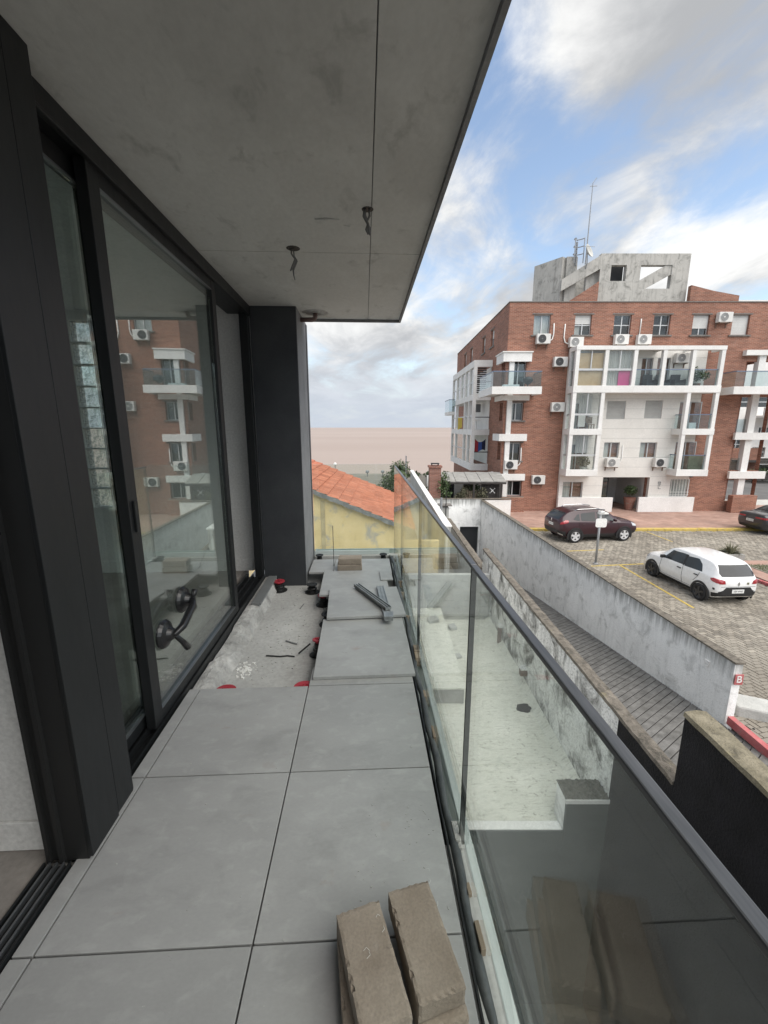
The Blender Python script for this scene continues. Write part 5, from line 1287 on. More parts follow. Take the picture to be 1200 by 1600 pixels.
sd_ = obj('window', MB().box(POST[0]-.05, POST[0]+.05, MP+.25, BMF-.425, TR[0]-.05, TR[0]+.05).box(POST[0]-.03, POST[0]+.03, MP+.52, MP+.57, TR[0]+.0505, Zt0), M['winframe'], bb)
obj('pane', MB().box(POST[0]-.004, POST[0]+.004, MP+.25, BMF-.425, B1[1], Zt0), M['pane'], sd_)
obj('bay_lamp', MB().lathe([(.03,0),(.11,.02),(.12,.06),(.02,.08)], (19.6, MP+.05, B3[0]-.085), n=10), M['acdark'], bb)
# white glazed bay on the left flank
ML0, LX = 31.0, at_m(740, 600, 31.0)[0]
lz = lambda v: at_m(740, v, ML0)[1]
lev = [(lz(573), lz(562.5)), (lz(625), lz(616)), (lz(680), lz(671)), (lz(735), lz(725))]
mposts = [31.0, 32.5, 34.2, 36.0, 38.0, 40.2]
for i, (z0, z1) in enumerate(lev):
    obj('bay_beam', MB().box(LX, LX+.24, ML0, 40.3, z0, z1).box(LX+.2405, BL0-.001, ML0, ML0+.2, z0, z1), M['white'], bb)
    if i: obj('bay_slab', MB().box(LX+.2405, BL0-.001, ML0+.2005, 40.3, z0, z0+.15), M['white'], bb)
for i in range(3):
    zt_, z0_ = lev[i][0], lev[i+1][1]
    for m in mposts:
        if i > 0 and m in (36.0,): continue
        obj('bay_post', MB().box(LX+.005, LX+.235, m, m+.2, z0_+.0005, zt_-.0005), M['white'], bb)
    w = obj('window', MB().box(LX+.08, LX+.16, ML0+.2, 40.2, (z0_+zt_)/2-.12, (z0_+zt_)/2-.02), M['winframe'], bb)
    if i != 1: obj('pane', MB().box(LX+.1, LX+.106, ML0+.2, 40.2, z0_, zt_), M['pane'], w)
    obj('rail', MB().box(LX+.24, BL0-.001, ML0+.08, ML0+.13, z0_+.85, z0_+.91), M['acdark'], bb)
obj('flank_wall', MB().box(BL0-.06, BL0-.002, ML0+.25, 40.2, lev[3][1], lev[0][0]), M['white'], bb)
lv = MB()
for k in range(13): lv.box(LX+.3, BL0-.35, ML0+.25, ML0+.28, lev[1][1]+.1+k*.14, lev[1][1]+.19+k*.14)
obj('louvre_screen', lv, M['darkwood'], bb)
obj('balcony_slab', MB().box(LX-.55, LX-.001, 38.6, 41.2, lz(641)-.1, lz(637)), M['white'], bb)
glass_rail('r', [(LX-.01, 38.62), (LX-.54, 38.62), (LX-.54, 41.2)], lz(637), lz(637)+1.05, bb)
# concrete roof house
MR = 29.5
def rl(u): return at_m(u, 430, MR)[0]
def rzz(v): return at_m(1000, v, MR)[1]
PR = lambda a, d, z: (a, MR+d, z)
r0, r1 = rl(937), rl(1076); zt_ = rzz(396); zbm = BZ1-.3
hole1 = (rl(954), rl(978), rzz(439), rzz(414)); hole2 = (rl(1000), rl(1049), rzz(451), rzz(414))
obj('roof_house_wall', MB().wall(PR, r0, r1, zbm, zt_, [hole1, hole2], 0, .35), M['penthouse'], bb)
a0, a1, b0, b1 = hole2
obj('roof_house_brace', MB().prism([(a0, b0), (a0+.45, b0), (a1, b1-.55), (a1, b1), (a1-.4, b1), (a0, b0+.5)], MR+.05, MR+.30, lambda a,b,d: (a,d,b)), M['penthouse'], bb)
obj('roof_house_wall', MB().box(hole1[0]-.2, hole1[1]+.2, MR+.8, MR+1, hole1[2]-.2, hole1[3]+.2), M['dark'], bb)  # dark sheet behind the square opening, in place of the shade inside
obj('roof_house_wall', MB().box(r1-.35, r1, MR+.351, MR+5, zbm, zt_), M['penthouse'], bb) if False else None
la, ma = 11.75, 30.0; lb_, mb_ = 10.5, 31.7
obj('roof_house_wall', MB().add([(la,ma,zbm),(lb_,mb_,zbm),(lb_,mb_,zt_),(la,ma,zt_),(la+.3,ma+.2,zbm),(lb_+.3,mb_+.2,zbm),(lb_+.3,mb_+.2,zt_),(la+.3,ma+.2,zt_)], [(0,1,2,3),(7,6,5,4),(0,3,7,4),(1,5,6,2),(3,2,6,7),(0,4,5,1)][0:6]), M['penthouse'], bb)
obj('roof_house_wall', MB().box(la+.301, la+1.0, ma+.0, ma+.3, zbm, zt_), M['penthouse'], bb)
obj('roof_house_wall', MB().box(la+1.001, r0-.001, MR+2.2, MR+2.5, zbm, zt_-.4), M['penthouse'], bb)
# sloping stair beam between them
s0 = at_m(877, 458, MR); s1 = at_m(937, 398, MR)
obj('stair_beam', MB().prism([(la-.15, rzz(455)), (la-.15, rzz(437)), (r0, rzz(398)), (r0, rzz(420))], MR-.02, MR+.3, lambda a,b,d: (a,d,b)), M['penthouse'], bb)
obj('stair_core', MB().box(rl(920), r0-.001, MR+.35, MR+.6, zbm, rzz(414)), M['penthouse'], bb)
obj('brick_gable', MB().prism([(rl(858), zbm), (rl(932), zbm), (rl(932), rzz(443)), (rl(918), rzz(453))], MR-.45, MR-.15, lambda a,b,d: (a,d,b)), M['brick'], bb)
obj('brick_gable', MB().prism([(r1-.02, zbm), (rl(1152), zbm), (rl(1152), rzz(465)), (rl(1112), rzz(458)), (r1-.02, rzz(449))], MR-.45, MR-.15, lambda a,b,d: (a,d,b)), M['brick'], bb)
# ladder cage, dish, mast
lc = thing('ladder_cage', 'rusty grey caged ladder at the roof house', 'ladder', (12.6, 29.3, 12), town=True)
q = MB(); lx0, lx1 = rl(894), rl(908)
for x in (lx0, lx0+.35, lx1-.3, lx1): q.tube([(x, MR-.1+(.0 if x in (lx0, lx1) else .5), rzz(412)), (x, MR-.1+(0 if x in (lx0, lx1) else .5), rzz(374))], .03, 6)
obj('rails', q, M['polemetal'], lc)
for z in (rzz(397), rzz(385), rzz(373)):
    pts = [((lx0+lx1)/2+(lx1-lx0)/2*math.cos(t), MR-.1+.6*math.sin(t), z+.12*math.sin(t)) for t in np.linspace(0, math.pi, 9)]
    obj('hoop', MB().tube(pts, .028, 6), M['polemetal'], lc)
for k in range(7): obj('rung', MB().tube([(lx0+.02, MR-.1, rzz(411)+.24*k), (lx0+.34, MR+.4, rzz(411)+.24*k)], .018, 5), M['polemetal'], lc)
di = thing('satellite_dish', 'pale satellite dish on the edge of the roof house', 'satellite dish', (13.2, 29.2, 11.6), town=True)
dc = Vector((*[at_m(917.5, 394, MR-.3)[0]], MR-.3, at_m(917.5, 394, MR-.3)[1])); nx = Vector((.62, -.7, .35)).normalized(); ny = nx.orthogonal().normalized(); nz_ = nx.cross(ny)
obj('bowl', MB().lathe([(.02, 0), (.22, .03), (.36, .10), (.43, .17), (.42, .175), (.35, .115), (.02, .02)], dc, axis=lambda a,b,h: tuple(ny*a+nz_*b+nx*h), n=20), M['palegrey'], di, smooth=True)
obj('arm', MB().tube([dc, dc+Vector((.1,.1,-.55)), dc+Vector((.12,.3,-.9))], .03, 6), M['polemetal'], di); obj('feed', MB().tube([dc+nz_*-.4, dc+nx*.5], .015, 5), M['polemetal'], di)
an = thing('antenna_mast', 'tall thin guyed antenna mast on the roof house', 'antenna', (13, 30, 12), town=True)
p0 = at_m(917, 392, MR+.5); p1 = at_m(926.5, 286, MR+.5)
obj('mast', MB().tube([(p0[0]-.02, MR+.5, p0[1]-.8), (p1[0], MR+.5, p1[1])], [.045, .022], 6), M['polemetal'], an)
obj('crossbar', MB().tube([(p1[0]-.15, MR+.5, p1[1]-.18), (p1[0]+.28, MR+.5, p1[1]-.16)], .02, 5).tube([(p1[0], MR+.5, p1[1]), (p1[0]+.22, MR+.5, p1[1]+.3)], .02, 5), M['polemetal'], an)
obj('guy_wire', MB().tube([(p1[0], MR+.5, p1[1]-.8), (p0[0]+.5, MR+1.6, p0[1]-.6)], .006, 4), M['polemetal'], an)
# air conditioners
ACS = [(850, 529, 0, 'white air conditioner under the first top floor window from the left'), (901.7, 534, 0, 'white air conditioner under the second top floor window from the left, standing on the bay'), (972.5, 530, 0, 'white air conditioner under the third top floor window from the left'), (1008, 530, 0, 'white air conditioner between the third and fourth top floor windows'), (1135, 495, 0, 'white air conditioner hung beside the last top floor window on the right'),
 (877, 565, 0, 'white air conditioner on the brick left of the orange blinds'), (872.5, 636, 0, 'white air conditioner on the brick left of the second bay floor'), (799, 726.5, 0, 'white air conditioner tucked behind the white corner pillar'), (842, 750, 0, 'white air conditioner alone on the brick near the ground'), (958.5, 723, .24, 'white air conditioner under the left window above the entrance'), (1034, 723, .24, 'white air conditioner by the lower right balcony above the entrance'), (1068, 559, .24, 'white air conditioner on the back wall of the top right balcony')]
for i, (u, v, off, lab) in enumerate(ACS):
    d = .36; l, z = at_m(u, v, BMF-off-d)
    t = thing('air_conditioner', lab, 'air conditioner', (l, BMF-off-.2, z-.32), town=True, group='air conditioner units on the brick block')
    y0, y1 = BMF-off-d, BMF-off-.06
    obj('casing', MB().box(l-.42, l+.42, y0, y1, z-.29, z+.29), M['ac'], t, bevel=.02)
    fx = l-.10; fm = M['acdark'] if i in (0, 5, 7, 8, 10) else M['acgrille']
    obj('fan_recess', MB().lathe([(.235, 0), (.235, .012)], (fx, y0-.012, z), axis='y', n=24), fm, t)
    gq = MB()
    for r in (.06, .12, .18, .235): gq.lathe([(r-.006, 0), (r+.006, 0), (r+.006, .012), (r-.006, .012)], (fx, y0-.0245, z), axis='y', n=20, full=False)
    gq.lathe([(.04, 0), (.04, .01)], (fx, y0-.0235, z), axis='y', n=10)
    obj('grille', gq, M['ac'] if fm is M['acgrille'] else M['acgrille'], t)
    obj('bracket', MB().box(l-.34, l-.29, y0+.02, BMF-off-.001, z-.335, z-.291).box(l+.29, l+.34, y0+.02, BMF-off-.001, z-.335, z-.291).box(l-.34, l-.29, BMF-off-.04, BMF-off-.001, z-.55, z-.3355).box(l+.29, l+.34, BMF-off-.04, BMF-off-.001, z-.55, z-.3355), M['rust'], t)
    if i in (0, 1, 3, 7, 9):
        s = -1 if i == 1 else 1
        if i == 3: pts = [(l+s*-.2, y1+.02, z+.3), (l-.18, y1+.03, z+1.0), (l-.18, y1+.03, z+1.25)]
        else: pts = [(l+s*.43, y1-.1, z-.1), (l+s*.62, y1, z+.02), (l+s*.7, y1+.03, z+.3), (l+s*.68, y1+.03, z+(1.1 if i else .95))]
        obj('pipe', MB().tube(pts, .035, 7), M['white'], t, smooth=True)
# things on the balconies
def on_bal(name, label, cat, l, m, z, parts, group=None):
    t = thing(name, label, cat, (l, m, z), town=True, group=group)
    for nm, mb_, mat in parts: obj(nm, mb_, mat, t)
    return t
zf = B1[0]+.2
for l, lab in ((16.55, 'dark woven armchair at the left end of the top open balcony'), (17.35, 'dark woven armchair in the middle bay of the top open balcony'), (18.3, 'dark woven armchair next to the plants on the top open balcony')):
    on_bal('armchair', lab, 'armchair', l, 26.8, zf, [('seat', MB().box(l-.28, l+.28, 26.62, 27.1, zf, zf+.42), M['acdark']), ('backrest', MB().box(l-.28, l+.28, 27.1005, 27.18, zf, zf+.95), M['acdark']), ('armrest', MB().box(l-.34, l-.2805, 26.62, 27.1, zf, zf+.62), M['acdark']), ('armrest', MB().box(l+.2805, l+.34, 26.62, 27.1, zf, zf+.62), M['acdark'])], 'armchairs on the top balcony')
t = thing('potted_plant', 'leafy plants hanging over the rail at the right end of the top balcony', 'plant', (19.6, 26.9, zf), town=True)
obj('pot', MB().lathe([(.16,zf),(.22,zf+.4)], (19.5,26.9,0), n=12), M['redbrick'], t); mb = MB(); leaf_cloud(mb, (19.55,26.85,zf+.85), .6, 500, .07, .55); leaf_cloud(mb, (19.1,26.75,zf+1.15), .3, 160, .06); obj('leaves', mb, M['leaf'], t)
zf2, zf3 = B2[0]+.2, B3[0]+.2
t = thing('clothes_rack', 'white laundry on a rack behind the glass of the middle bay floor', 'laundry', (12.7, 26.9, zf2), town=True)
obj('frame', MB().tube([(12.1,26.9,zf2),(12.6,26.9,zf2+1.0),(13.1,26.9,zf2)], .02, 5).tube([(12.2,26.9,zf2+1.0),(13.2,26.9,zf2+1.0)], .02, 5), M['polemetal'], t)
obj('sheet', MB().box(12.3,12.75,26.85,26.86,zf2+.3,zf2+1.0), M['white'], t)
t = thing('chair', 'wooden chair behind the glass of the middle bay floor', 'chair', (13.1, 26.8, zf2), town=True)
obj('seat', MB().box(12.85,13.25,26.6,27.0,zf2+.42,zf2+.47), M['wood'], t); obj('backrest', MB().box(12.85,13.25,26.96,27.0,zf2+.5,zf2+.9), M['wood'], t)
for x, y in ((12.86,26.6),(13.2,26.6),(12.86,26.94),(13.2,26.94)): obj('leg', MB().box(x,x+.05,y,y+.05,zf2,zf2+.4195), M['wood'], t)
t = thing('potted_plant', 'bushy houseplant behind the glass of the lowest bay floor', 'plant', (12.6, 26.8, zf3), town=True)
obj('pot', MB().lathe([(.18,zf3),(.24,zf3+.35)], (12.9,26.8,0), n=12), M['palegrey'], t); mb = MB(); leaf_cloud(mb, (12.8,26.75,zf3+.75), .45, 360, .07); obj('leaves', mb, M['leafdry'], t)
tag(obj('beach_mat', MB().obox((20.0,26.7,zf3+.55), (.45,0,0), (0,.03,0), (.05,.1,.5)), M['leafdry'], town=True), 'straw coloured mat leaning in the lowest right balcony', 'mat')
tag(obj('storage_box', MB().box(19.3,19.75,26.75,27.05,zf2,zf2+.55), M['white'], town=True, bevel=.02), 'white box on the floor of the middle right balcony', 'box')
t = thing('potted_plant', 'young tree in a red pot in the entrance porch', 'plant', (17.0, 27.9, -4.1), town=True)
px_ = bl(988, 790)
obj('pot', MB().lathe([(.24,-4.1),(.38,-3.3),(.40,-3.25)], (px_,27.9,0), n=14), M['redbrick'], t); mb = MB(); leaf_cloud(mb, (px_,27.9,-2.75), .42, 420, .08, .8); obj('leaves', mb, M['leaf'], t)
def cloth(name, label, l0, l1, m, z0, z1, cols, sag=.25):
    t = thing(name, label, 'laundry', ((l0+l1)/2, m, z0), town=True)
    n = len(cols)
    for k, c in enumerate(cols):
        a, b = l0+(l1-l0)*k/n, l0+(l1-l0)*(k+1)/n; q = MB()
        f = lambda x: z1-sag*4*((x-l0)/(l1-l0))*(1-(x-l0)/(l1-l0))
        s = [a+(b-a)*i/6 for i in range(7)]
        q.add([(x, m+.03*math.sin(x*9), f(x)) for x in s]+[(x, m+.05*math.sin(x*9+1), z0+.1*math.sin(x*7)) for x in s], [(i, 7+i, 8+i, i+1) for i in range(6)])
        obj('cloth', q, c, t)
    return t
M['redcloth'] = plain('red_cloth', (.42,.05,.06), .9); M['bluecloth'] = plain('blue_cloth', (.05,.10,.32), .9); M['yellowcloth'] = plain('yellow_cloth', (.60,.46,.10), .9); M['navy'] = plain('navy_cloth', (.02,.025,.06), .9)
cloth('laundry', 'red, blue and navy washing hung across the lower left flank balcony', LX+.35, BL0-.15, ML0+.4, lev[3][1]+.95, lev[3][1]+1.85, [M['redcloth'], M['bluecloth'], M['navy']])
cloth('laundry', 'yellow towel over the rail of the left flank balcony', LX-.0-.35, LX+.02-.02, 34.9, lev[2][1]+.05, lev[2][1]+.95, [M['yellowcloth']], .02)
tag(obj('wall_unit', MB().box(LX+.5, LX+1.0, ML0+1.8, ML0+2.2, lev[2][1]+1.3, lev[2][1]+1.9), M['acgrille'], town=True, bevel=.02), 'grey cooling unit on the middle left flank balcony', 'air conditioner')
t = thing('balcony_table', 'white table and chair on the middle left flank balcony', 'table', (LX+.6, ML0+.9, lev[2][1]), town=True)
obj('tabletop', MB().box(LX+.25, LX+.75, ML0+.6, ML0+1.1, lev[2][1]+.65, lev[2][1]+.69), M['white'], t); obj('leg', MB().box(LX+.48, LX+.53, ML0+.82, ML0+.87, lev[2][1], lev[2][1]+.6495), M['white'], t)
tag(obj('planter_box', MB().box(x0+.7, x0+1.7, fb+.25, fb+.6, zb+.2205, zb+.6), M['white'], town=True, bevel=.02), 'white box on the left corner balcony', 'box')
t = thing('grill', 'dark round barbecue on the left corner balcony', 'barbecue', (x0+2.2, fb+.6, zb+.22), town=True)
obj('bowl', MB().lathe([(.05,zb+.6),(.26,zb+.75),(.30,zb+.9),(.2,zb+1.05),(.03,zb+1.1)], (x0+2.3,fb+.55,0), n=16), M['acdark'], t); obj('stand', MB().tube([(x0+2.3,fb+.55,zb+.2205),(x0+2.3,fb+.55,zb+.62)], .03, 6), M['acdark'], t)
# the pale block further back on the right
gb = thing('apartment_building', 'white apartment building with strip windows far behind the right corner', 'building', (40, 46, -4.1), town=True)
MQ = 45.0
gl_ = lambda u: at_m(u, 680, MQ)[0]; gz_ = lambda v: at_m(1170, v, MQ)[1]
PQ = lambda a, d, z: (a, MQ+d, z)
ha = [(34.2, 60, gz_(636), gz_(620)), (gl_(1184), gl_(1194), gz_(685), gz_(668)), (gl_(1179), gl_(1188.5), gz_(714), gz_(699)), (gl_(1192), gl_(1200), gz_(714), gz_(699)), (gl_(1196), 42, gz_(685), gz_(668)), (gl_(1191), 46, gz_(735), gz_(716)), (gl_(1146), gl_(1160), gz_(702), gz_(687))]
obj('wall', MB().wall(PQ, 33.5, 60, -4.1, 14, ha, 0, .3), M['white'], gb)
obj('interior_shade', MB().box(33.5, 60, MQ+.6, MQ+.7, -4.1, 13.9), M['dark'], gb)
for h in ha:
    w = obj('window', MB().box(h[0], h[1], .1, .15, (h[2]+h[3])/2-.04, (h[2]+h[3])/2+.04, PQ).box((h[0]+h[1])/2-.04, (h[0]+h[1])/2+.04, .09, .16, h[2], h[3], PQ), M['winframe'], gb); obj('pane', MB().box(h[0], h[1], .18, .19, h[2], h[3], PQ), M['pane'], w)
obj('balcony_band', MB().box(gl_(1160), 60, MQ-2.2, MQ-2, gz_(653), gz_(638)).box(gl_(1160), 60, MQ-1.999, MQ-.001, gz_(653), gz_(653)+.2), M['white'], gb)
obj('brick_base', MB().box(33, gl_(1187), MQ-.5, MQ-.001, -4.1, gz_(700)), M['brick'], gb)
obj('porch_roof', MB().box(gl_(1142), gl_(1190), MQ-2, MQ-.51, gz_(718)-.15, gz_(718)), M['darkwood'], gb)
t = thing('hedge', 'clipped dark hedge in front of the far white building', 'hedge', (40, 42.6, -4.1), town=True)
mb = MB()
for k in range(14): leaf_cloud(mb, (38.2+k*.6, 42.6, -3.3), .75, 160, .14, .8)
obj('foliage', mb, M['leaf'], t)
t = thing('bench', 'dark low street bench before the far hedge', 'bench', (38, 41.6, -4.1), town=True)
obj('seat', MB().box(36.9, 41, 41.3, 41.7, -3.7, -3.62), M['darkwood'], t); obj('leg', MB().box(37.2,37.3,41.35,41.65,-4.1,-3.7005), M['darkwood'], t); obj('leg', MB().box(40.4,40.5,41.35,41.65,-4.1,-3.7005), M['darkwood'], t); obj('backrest', MB().box(36.9, 41, 41.66, 41.7, -3.6, -3.2), M['darkwood'], t)
# ================================================================ cars
M['tyre'] = plain('tyre', (.014,.014,.015), .8); M['carglass'] = plain('car_glass', (.030,.033,.036), .10, spec=.30); M['cladding'] = plain('black_cladding', (.016,.016,.017), .55)
M['rim'] = plain('alloy_rim', (.62,.62,.62), .35, .15); M['rimdark'] = plain('dark_rim', (.05,.05,.052), .35, .4); M['lampred'] = plain('tail_lamp', (.33,.012,.02), .15, coat=1); M['lampclear'] = plain('head_lamp', (.55,.56,.58), .12, coat=1)
M['whitepaint'] = plain('white_car_paint', (.78,.78,.77), .28, coat=.8); M['maroon'] = plain('maroon_car_paint', (.032,.007,.012), .35, .0, coat=.35); M['greypaint'] = plain('grey_car_paint', (.030,.031,.035), .3, .2, coat=.6)
M['seam'] = plain('door_seam', (.02,.02,.02), .8); M['plate'] = plain('number_plate', (.70,.70,.68), .5); M['ink'] = plain('plate_ink', (.03,.03,.035), .6); M['chrome'] = plain('chrome', (.62,.62,.63), .15, 1)
def car(name, label, cat, l, m, rz, st, spec):
    """st: stations (x, zb, wb, zm, wm, zt, wt, zr, wr) from tail to nose"""
    t = thing(name, label, cat, (l, m, spec.get('z', GZ)+.005), town=True, rz=rz, local=True); t.scale = (spec.get('k', 1),)*3
    st = np.array(st, float); xs = st[:, 0]; n = 84
    X = xs[0]+(xs[-1]-xs[0])*(.5-.5*np.cos(np.pi*np.linspace(0, 1, n)))*.5+(xs[-1]-xs[0])*np.linspace(0, 1, n)*.5
    def interp(c):                                   # monotone cubic (PCHIP)
        y = st[:, c]; h = np.diff(xs); d = np.diff(y)/h; mm = np.zeros_like(y)
        for i in range(1, len(y)-1):
            if d[i-1]*d[i] > 0: w1, w2 = 2*h[i]+h[i-1], h[i]+2*h[i-1]; mm[i] = (w1+w2)/(w1/d[i-1]+w2/d[i])
        mm[0], mm[-1] = d[0], d[-1]
        i = np.clip(np.searchsorted(xs, X)-1, 0, len(h)-1); s = (X-xs[i])/h[i]
        return (2*s**3-3*s**2+1)*y[i]+(s**3-2*s**2+s)*h[i]*mm[i]+(-2*s**3+3*s**2)*y[i+1]+(s**3-s**2)*h[i]*mm[i+1]
    zb, wb, zm, wm, zt, wt, zr, wr = (interp(c) for c in range(1, 9))
    V = []; K = None
    for i in range(n):
        P = [(0, zb[i]), (wb[i]*.9, zb[i]), (wb[i], zb[i]+.03), (wm[i], zm[i]-.16*(zt[i]-zb[i])), (wm[i], zm[i]), (wt[i]+.35*(wm[i]-wt[i]), zt[i]-.3*(zt[i]-zm[i])), (wt[i], zt[i]), (wt[i]-.12*(wt[i]-wr[i]), zt[i]+.10*(zr[i]-zt[i])),
             (wr[i]+.10*(wt[i]-wr[i]), zr[i]-.13*(zr[i]-zt[i])), (wr[i], zr[i]-.012), (wr[i]*.86, zr[i]+.008), (wr[i]*.45, zr[i]+.024), (0, zr[i]+.03)]
        for _ in range(1):                           # one round of corner cutting
            Q = [P[0]]
            for a, b in zip(P[:-1], P[1:]): Q += [(a[0]*.75+b[0]*.25, a[1]*.75+b[1]*.25), (a[0]*.25+b[0]*.75, a[1]*.25+b[1]*.75)]
            Q.append(P[-1]); P = Q
        ring = [(X[i], y, z) for y, z in P]+[(X[i], -y, z) for y, z in P[-2:0:-1]]
        K = len(ring); V += ring
    Fc = [(i*K+k, i*K+(k+1)%K, (i+1)*K+(k+1)%K, (i+1)*K+k) for i in range(n-1) for k in range(K)]
    c0 = len(V); V.append((X[0]-.01, 0, (zb[0]+zr[0])/2)); c1 = len(V); V.append((X[-1]+.01, 0, (zb[-1]+zr[-1])/2))
    Fc += [((k+1)%K, k, c0) for k in range(K)]+[((n-1)*K+k, (n-1)*K+(k+1)%K, c1) for k in range(K)]
    body = obj('body', MB().add(V, Fc), spec['paint'], t, smooth=True)
    bvh = BVHTree.FromPolygons([Vector(v) for v in V], Fc)
    def decal(nm, poly, ax, sgn, mat, off=.006, nr=10, nc=16, parent=None, label=None):
        vv = [p[1] for p in poly]; v0, v1 = min(vv), max(vv); rows = []
        for r in range(nr+1):
            v = v0+(v1-v0)*(r/nr*.996+.002); hits = []
            for (a, b), (c, d) in zip(poly, poly[1:]+poly[:1]):
                if (b <= v < d) or (d <= v < b): hits.append(a+(c-a)*(v-b)/(d-b))
            if len(hits) < 2: continue
            u0, u1 = min(hits), max(hits); rows.append([(u0+(u1-u0)*k/nc, v) for k in range(nc+1)])
        q = []; ok = []
        for row in rows:
            for u, v in row:
                if ax == 'y': o, d = Vector((u, sgn*3, v)), Vector((0, -sgn, 0))
                elif ax == 'x': o, d = Vector((sgn*8, u, v)), Vector((-sgn, 0, 0))
                else: o, d = Vector((u, v, 5)), Vector((0, 0, -1))
                h = bvh.ray_cast(o, d)
                if h[0] is None: ok.append(False); q.append((0,0,0)); q.append((0,0,0)); continue
                nn = h[1] if h[1].dot(d) < 0 else -h[1]; ok.append(True); q.append(h[0]+nn*off); q.append(h[0]-nn*.01)
        w = nc+1; fs = []
        def okq(*i): return all(ok[k] for k in i)
        for r in range(len(rows)-1):
            for k in range(nc):
                a, b, c, d = r*w+k, r*w+k+1, (r+1)*w+k+1, (r+1)*w+k
                if okq(a,b,c,d): fs.append((2*a, 2*b, 2*c, 2*d))
        bd = [k for k in range(nc+1)]+[r*w+nc for r in range(1, len(rows))]+[(len(rows)-1)*w+k for k in range(nc-1, -1, -1)]+[r*w for r in range(len(rows)-2, 0, -1)]
        for a, b in zip(bd, bd[1:]+bd[:1]):
            if ok[a] and ok[b]: fs.append((2*a, 2*a+1, 2*b+1, 2*b))
        if not fs: return None
        return obj(nm, MB().add(q, fs), mat, parent or t, smooth=False, label=label)
    for s in (1, -1):
        for nm, poly, mat, off in spec['side']:
            if nm.startswith('wheel_arch'): continue
            decal(nm, poly, 'y', s, mat, off+(.004 if nm == 'door_seam' else 0), 26 if nm == 'door_seam' else 10, 4 if nm == 'door_seam' else 16)
        if spec.get('mirror'):
            mx, mz = spec['mirror']; wy = np.interp(mx, X, wt)
            obj('wing_mirror', MB().obox((mx, s*(wy+.10), mz+.05), (.05,0,0), (0,.09,0), (0,0,.06)).obox((mx+.02, s*(wy+.0), mz), (.02,0,0), (0,.05,0), (0,0,.02)), spec.get('mirror_mat', M['cladding']), t, bevel=.02)
        for hx, hz in spec['handles']:
            wy = bvh.ray_cast(Vector((hx, s*3, hz)), Vector((0,-s,0)))[0]
            obj('handle', MB().obox((hx, wy.y+s*.018, hz), (.09,0,0), (0,.015,0), (0,0,.017)), spec.get('handle_mat', M['cladding']), t, bevel=.006)
        for wx in spec['axles']:
            R = spec['R']; wmx = max(np.interp(wx, X, wm), spec['W']/2-.02)
            a0 = [(R*1.20*math.cos(a), R*1.20*math.sin(a)) for a in np.linspace(-.38, math.pi+.38, 26)]
            q = MB(); ri, ro = R*1.06, R*1.06+spec['arch']
            ang_ = np.linspace(-.42, math.pi+.42, 28); vs = []
            for a in ang_:
                for rr_, y in ((ri, wmx-.14), (ri, wmx+.018), (ro-.01, wmx+.016), (ro, wmx-.02)): vs.append((wx+rr_*math.cos(a), s*y, R+rr_*math.sin(a)))
            fs = [(i*4+k, i*4+k+1, (i+1)*4+k+1, (i+1)*4+k) for i in range(27) for k in range(3)]
            obj('wheel_arch', q.add(vs, fs), spec['arch_mat'], t)
            obj('wheel_well', MB().lathe([(ri+.004, 0), (ri+.004, .012)], (wx, s*(wmx-.010)-.006, R), axis='y', n=28), M['black'], t)
            c = (wx, s*(wmx-.05), R); f = s
            ay = lambda a, b, h: (b, f*h, a)
            w = obj('wheel', MB().lathe([(R*.66, .075), (R*.74, .088), (R*.93, .085), (R, .055), (R, -.10), (R*.9, -.12)], c, axis=ay, n=32, full=False), M['tyre'], t, smooth=True)
            obj('rim_disc', MB().lathe([(R*.02, .060), (R*.30, .058), (R*.62, .052), (R*.665, .076), (R*.69, .087)], c, axis=ay, n=32, full=False), M['rimdark'], w, smooth=True)
            sp_ = MB(); ns_ = spec['spokes']
            for k in range(ns_):
                a = 6.283*k/ns_+.3; e = Vector((math.cos(a), 0, math.sin(a))); p = Vector((-e.z, 0, e.x)); mid = Vector(c)+e*R*.38+Vector((0, s*.072, 0))
                sp_.obox(mid, e*R*.29, p*R*spec['spw'], Vector((0, s*.012, 0)))
            sp_.lathe([(.01, .085), (R*.15, .08), (R*.17, .055)], c, axis=ay, n=14)
            sp_.lathe([(R*.62, .060), (R*.65, .082), (R*.69, .0875), (R*.70, .07)], c, axis=ay, n=32, full=False)
            obj('spokes', sp_, spec['rim_mat'], w)
    for nm, poly, sgn, mat, off in spec['ends']: decal(nm, poly, 'x', sgn, mat, off)
    for nm, poly, mat, off in spec.get('top', []): decal(nm, poly, 'z', 1, mat, off)
    if spec.get('plate'):
        pz, txt, ph = spec['plate']; h = bvh.ray_cast(Vector((-3, 0, pz)), Vector((1,0,0)))[0]
        pl_ = obj('number_plate', MB().box(h.x-.022, h.x-.008, -.21, .21, pz-.065, pz+.065), M['plate'], t, bevel=.004)
        mt = Matrix.Translation((h.x-.0232, 0, pz)) @ Matrix.Rotation(R_(-90), 4, 'Z') @ Matrix.Rotation(R_(90), 4, 'X')
        text_obj(txt, .085, .0006, M['ink'], 'plate_text', pl_, mt)
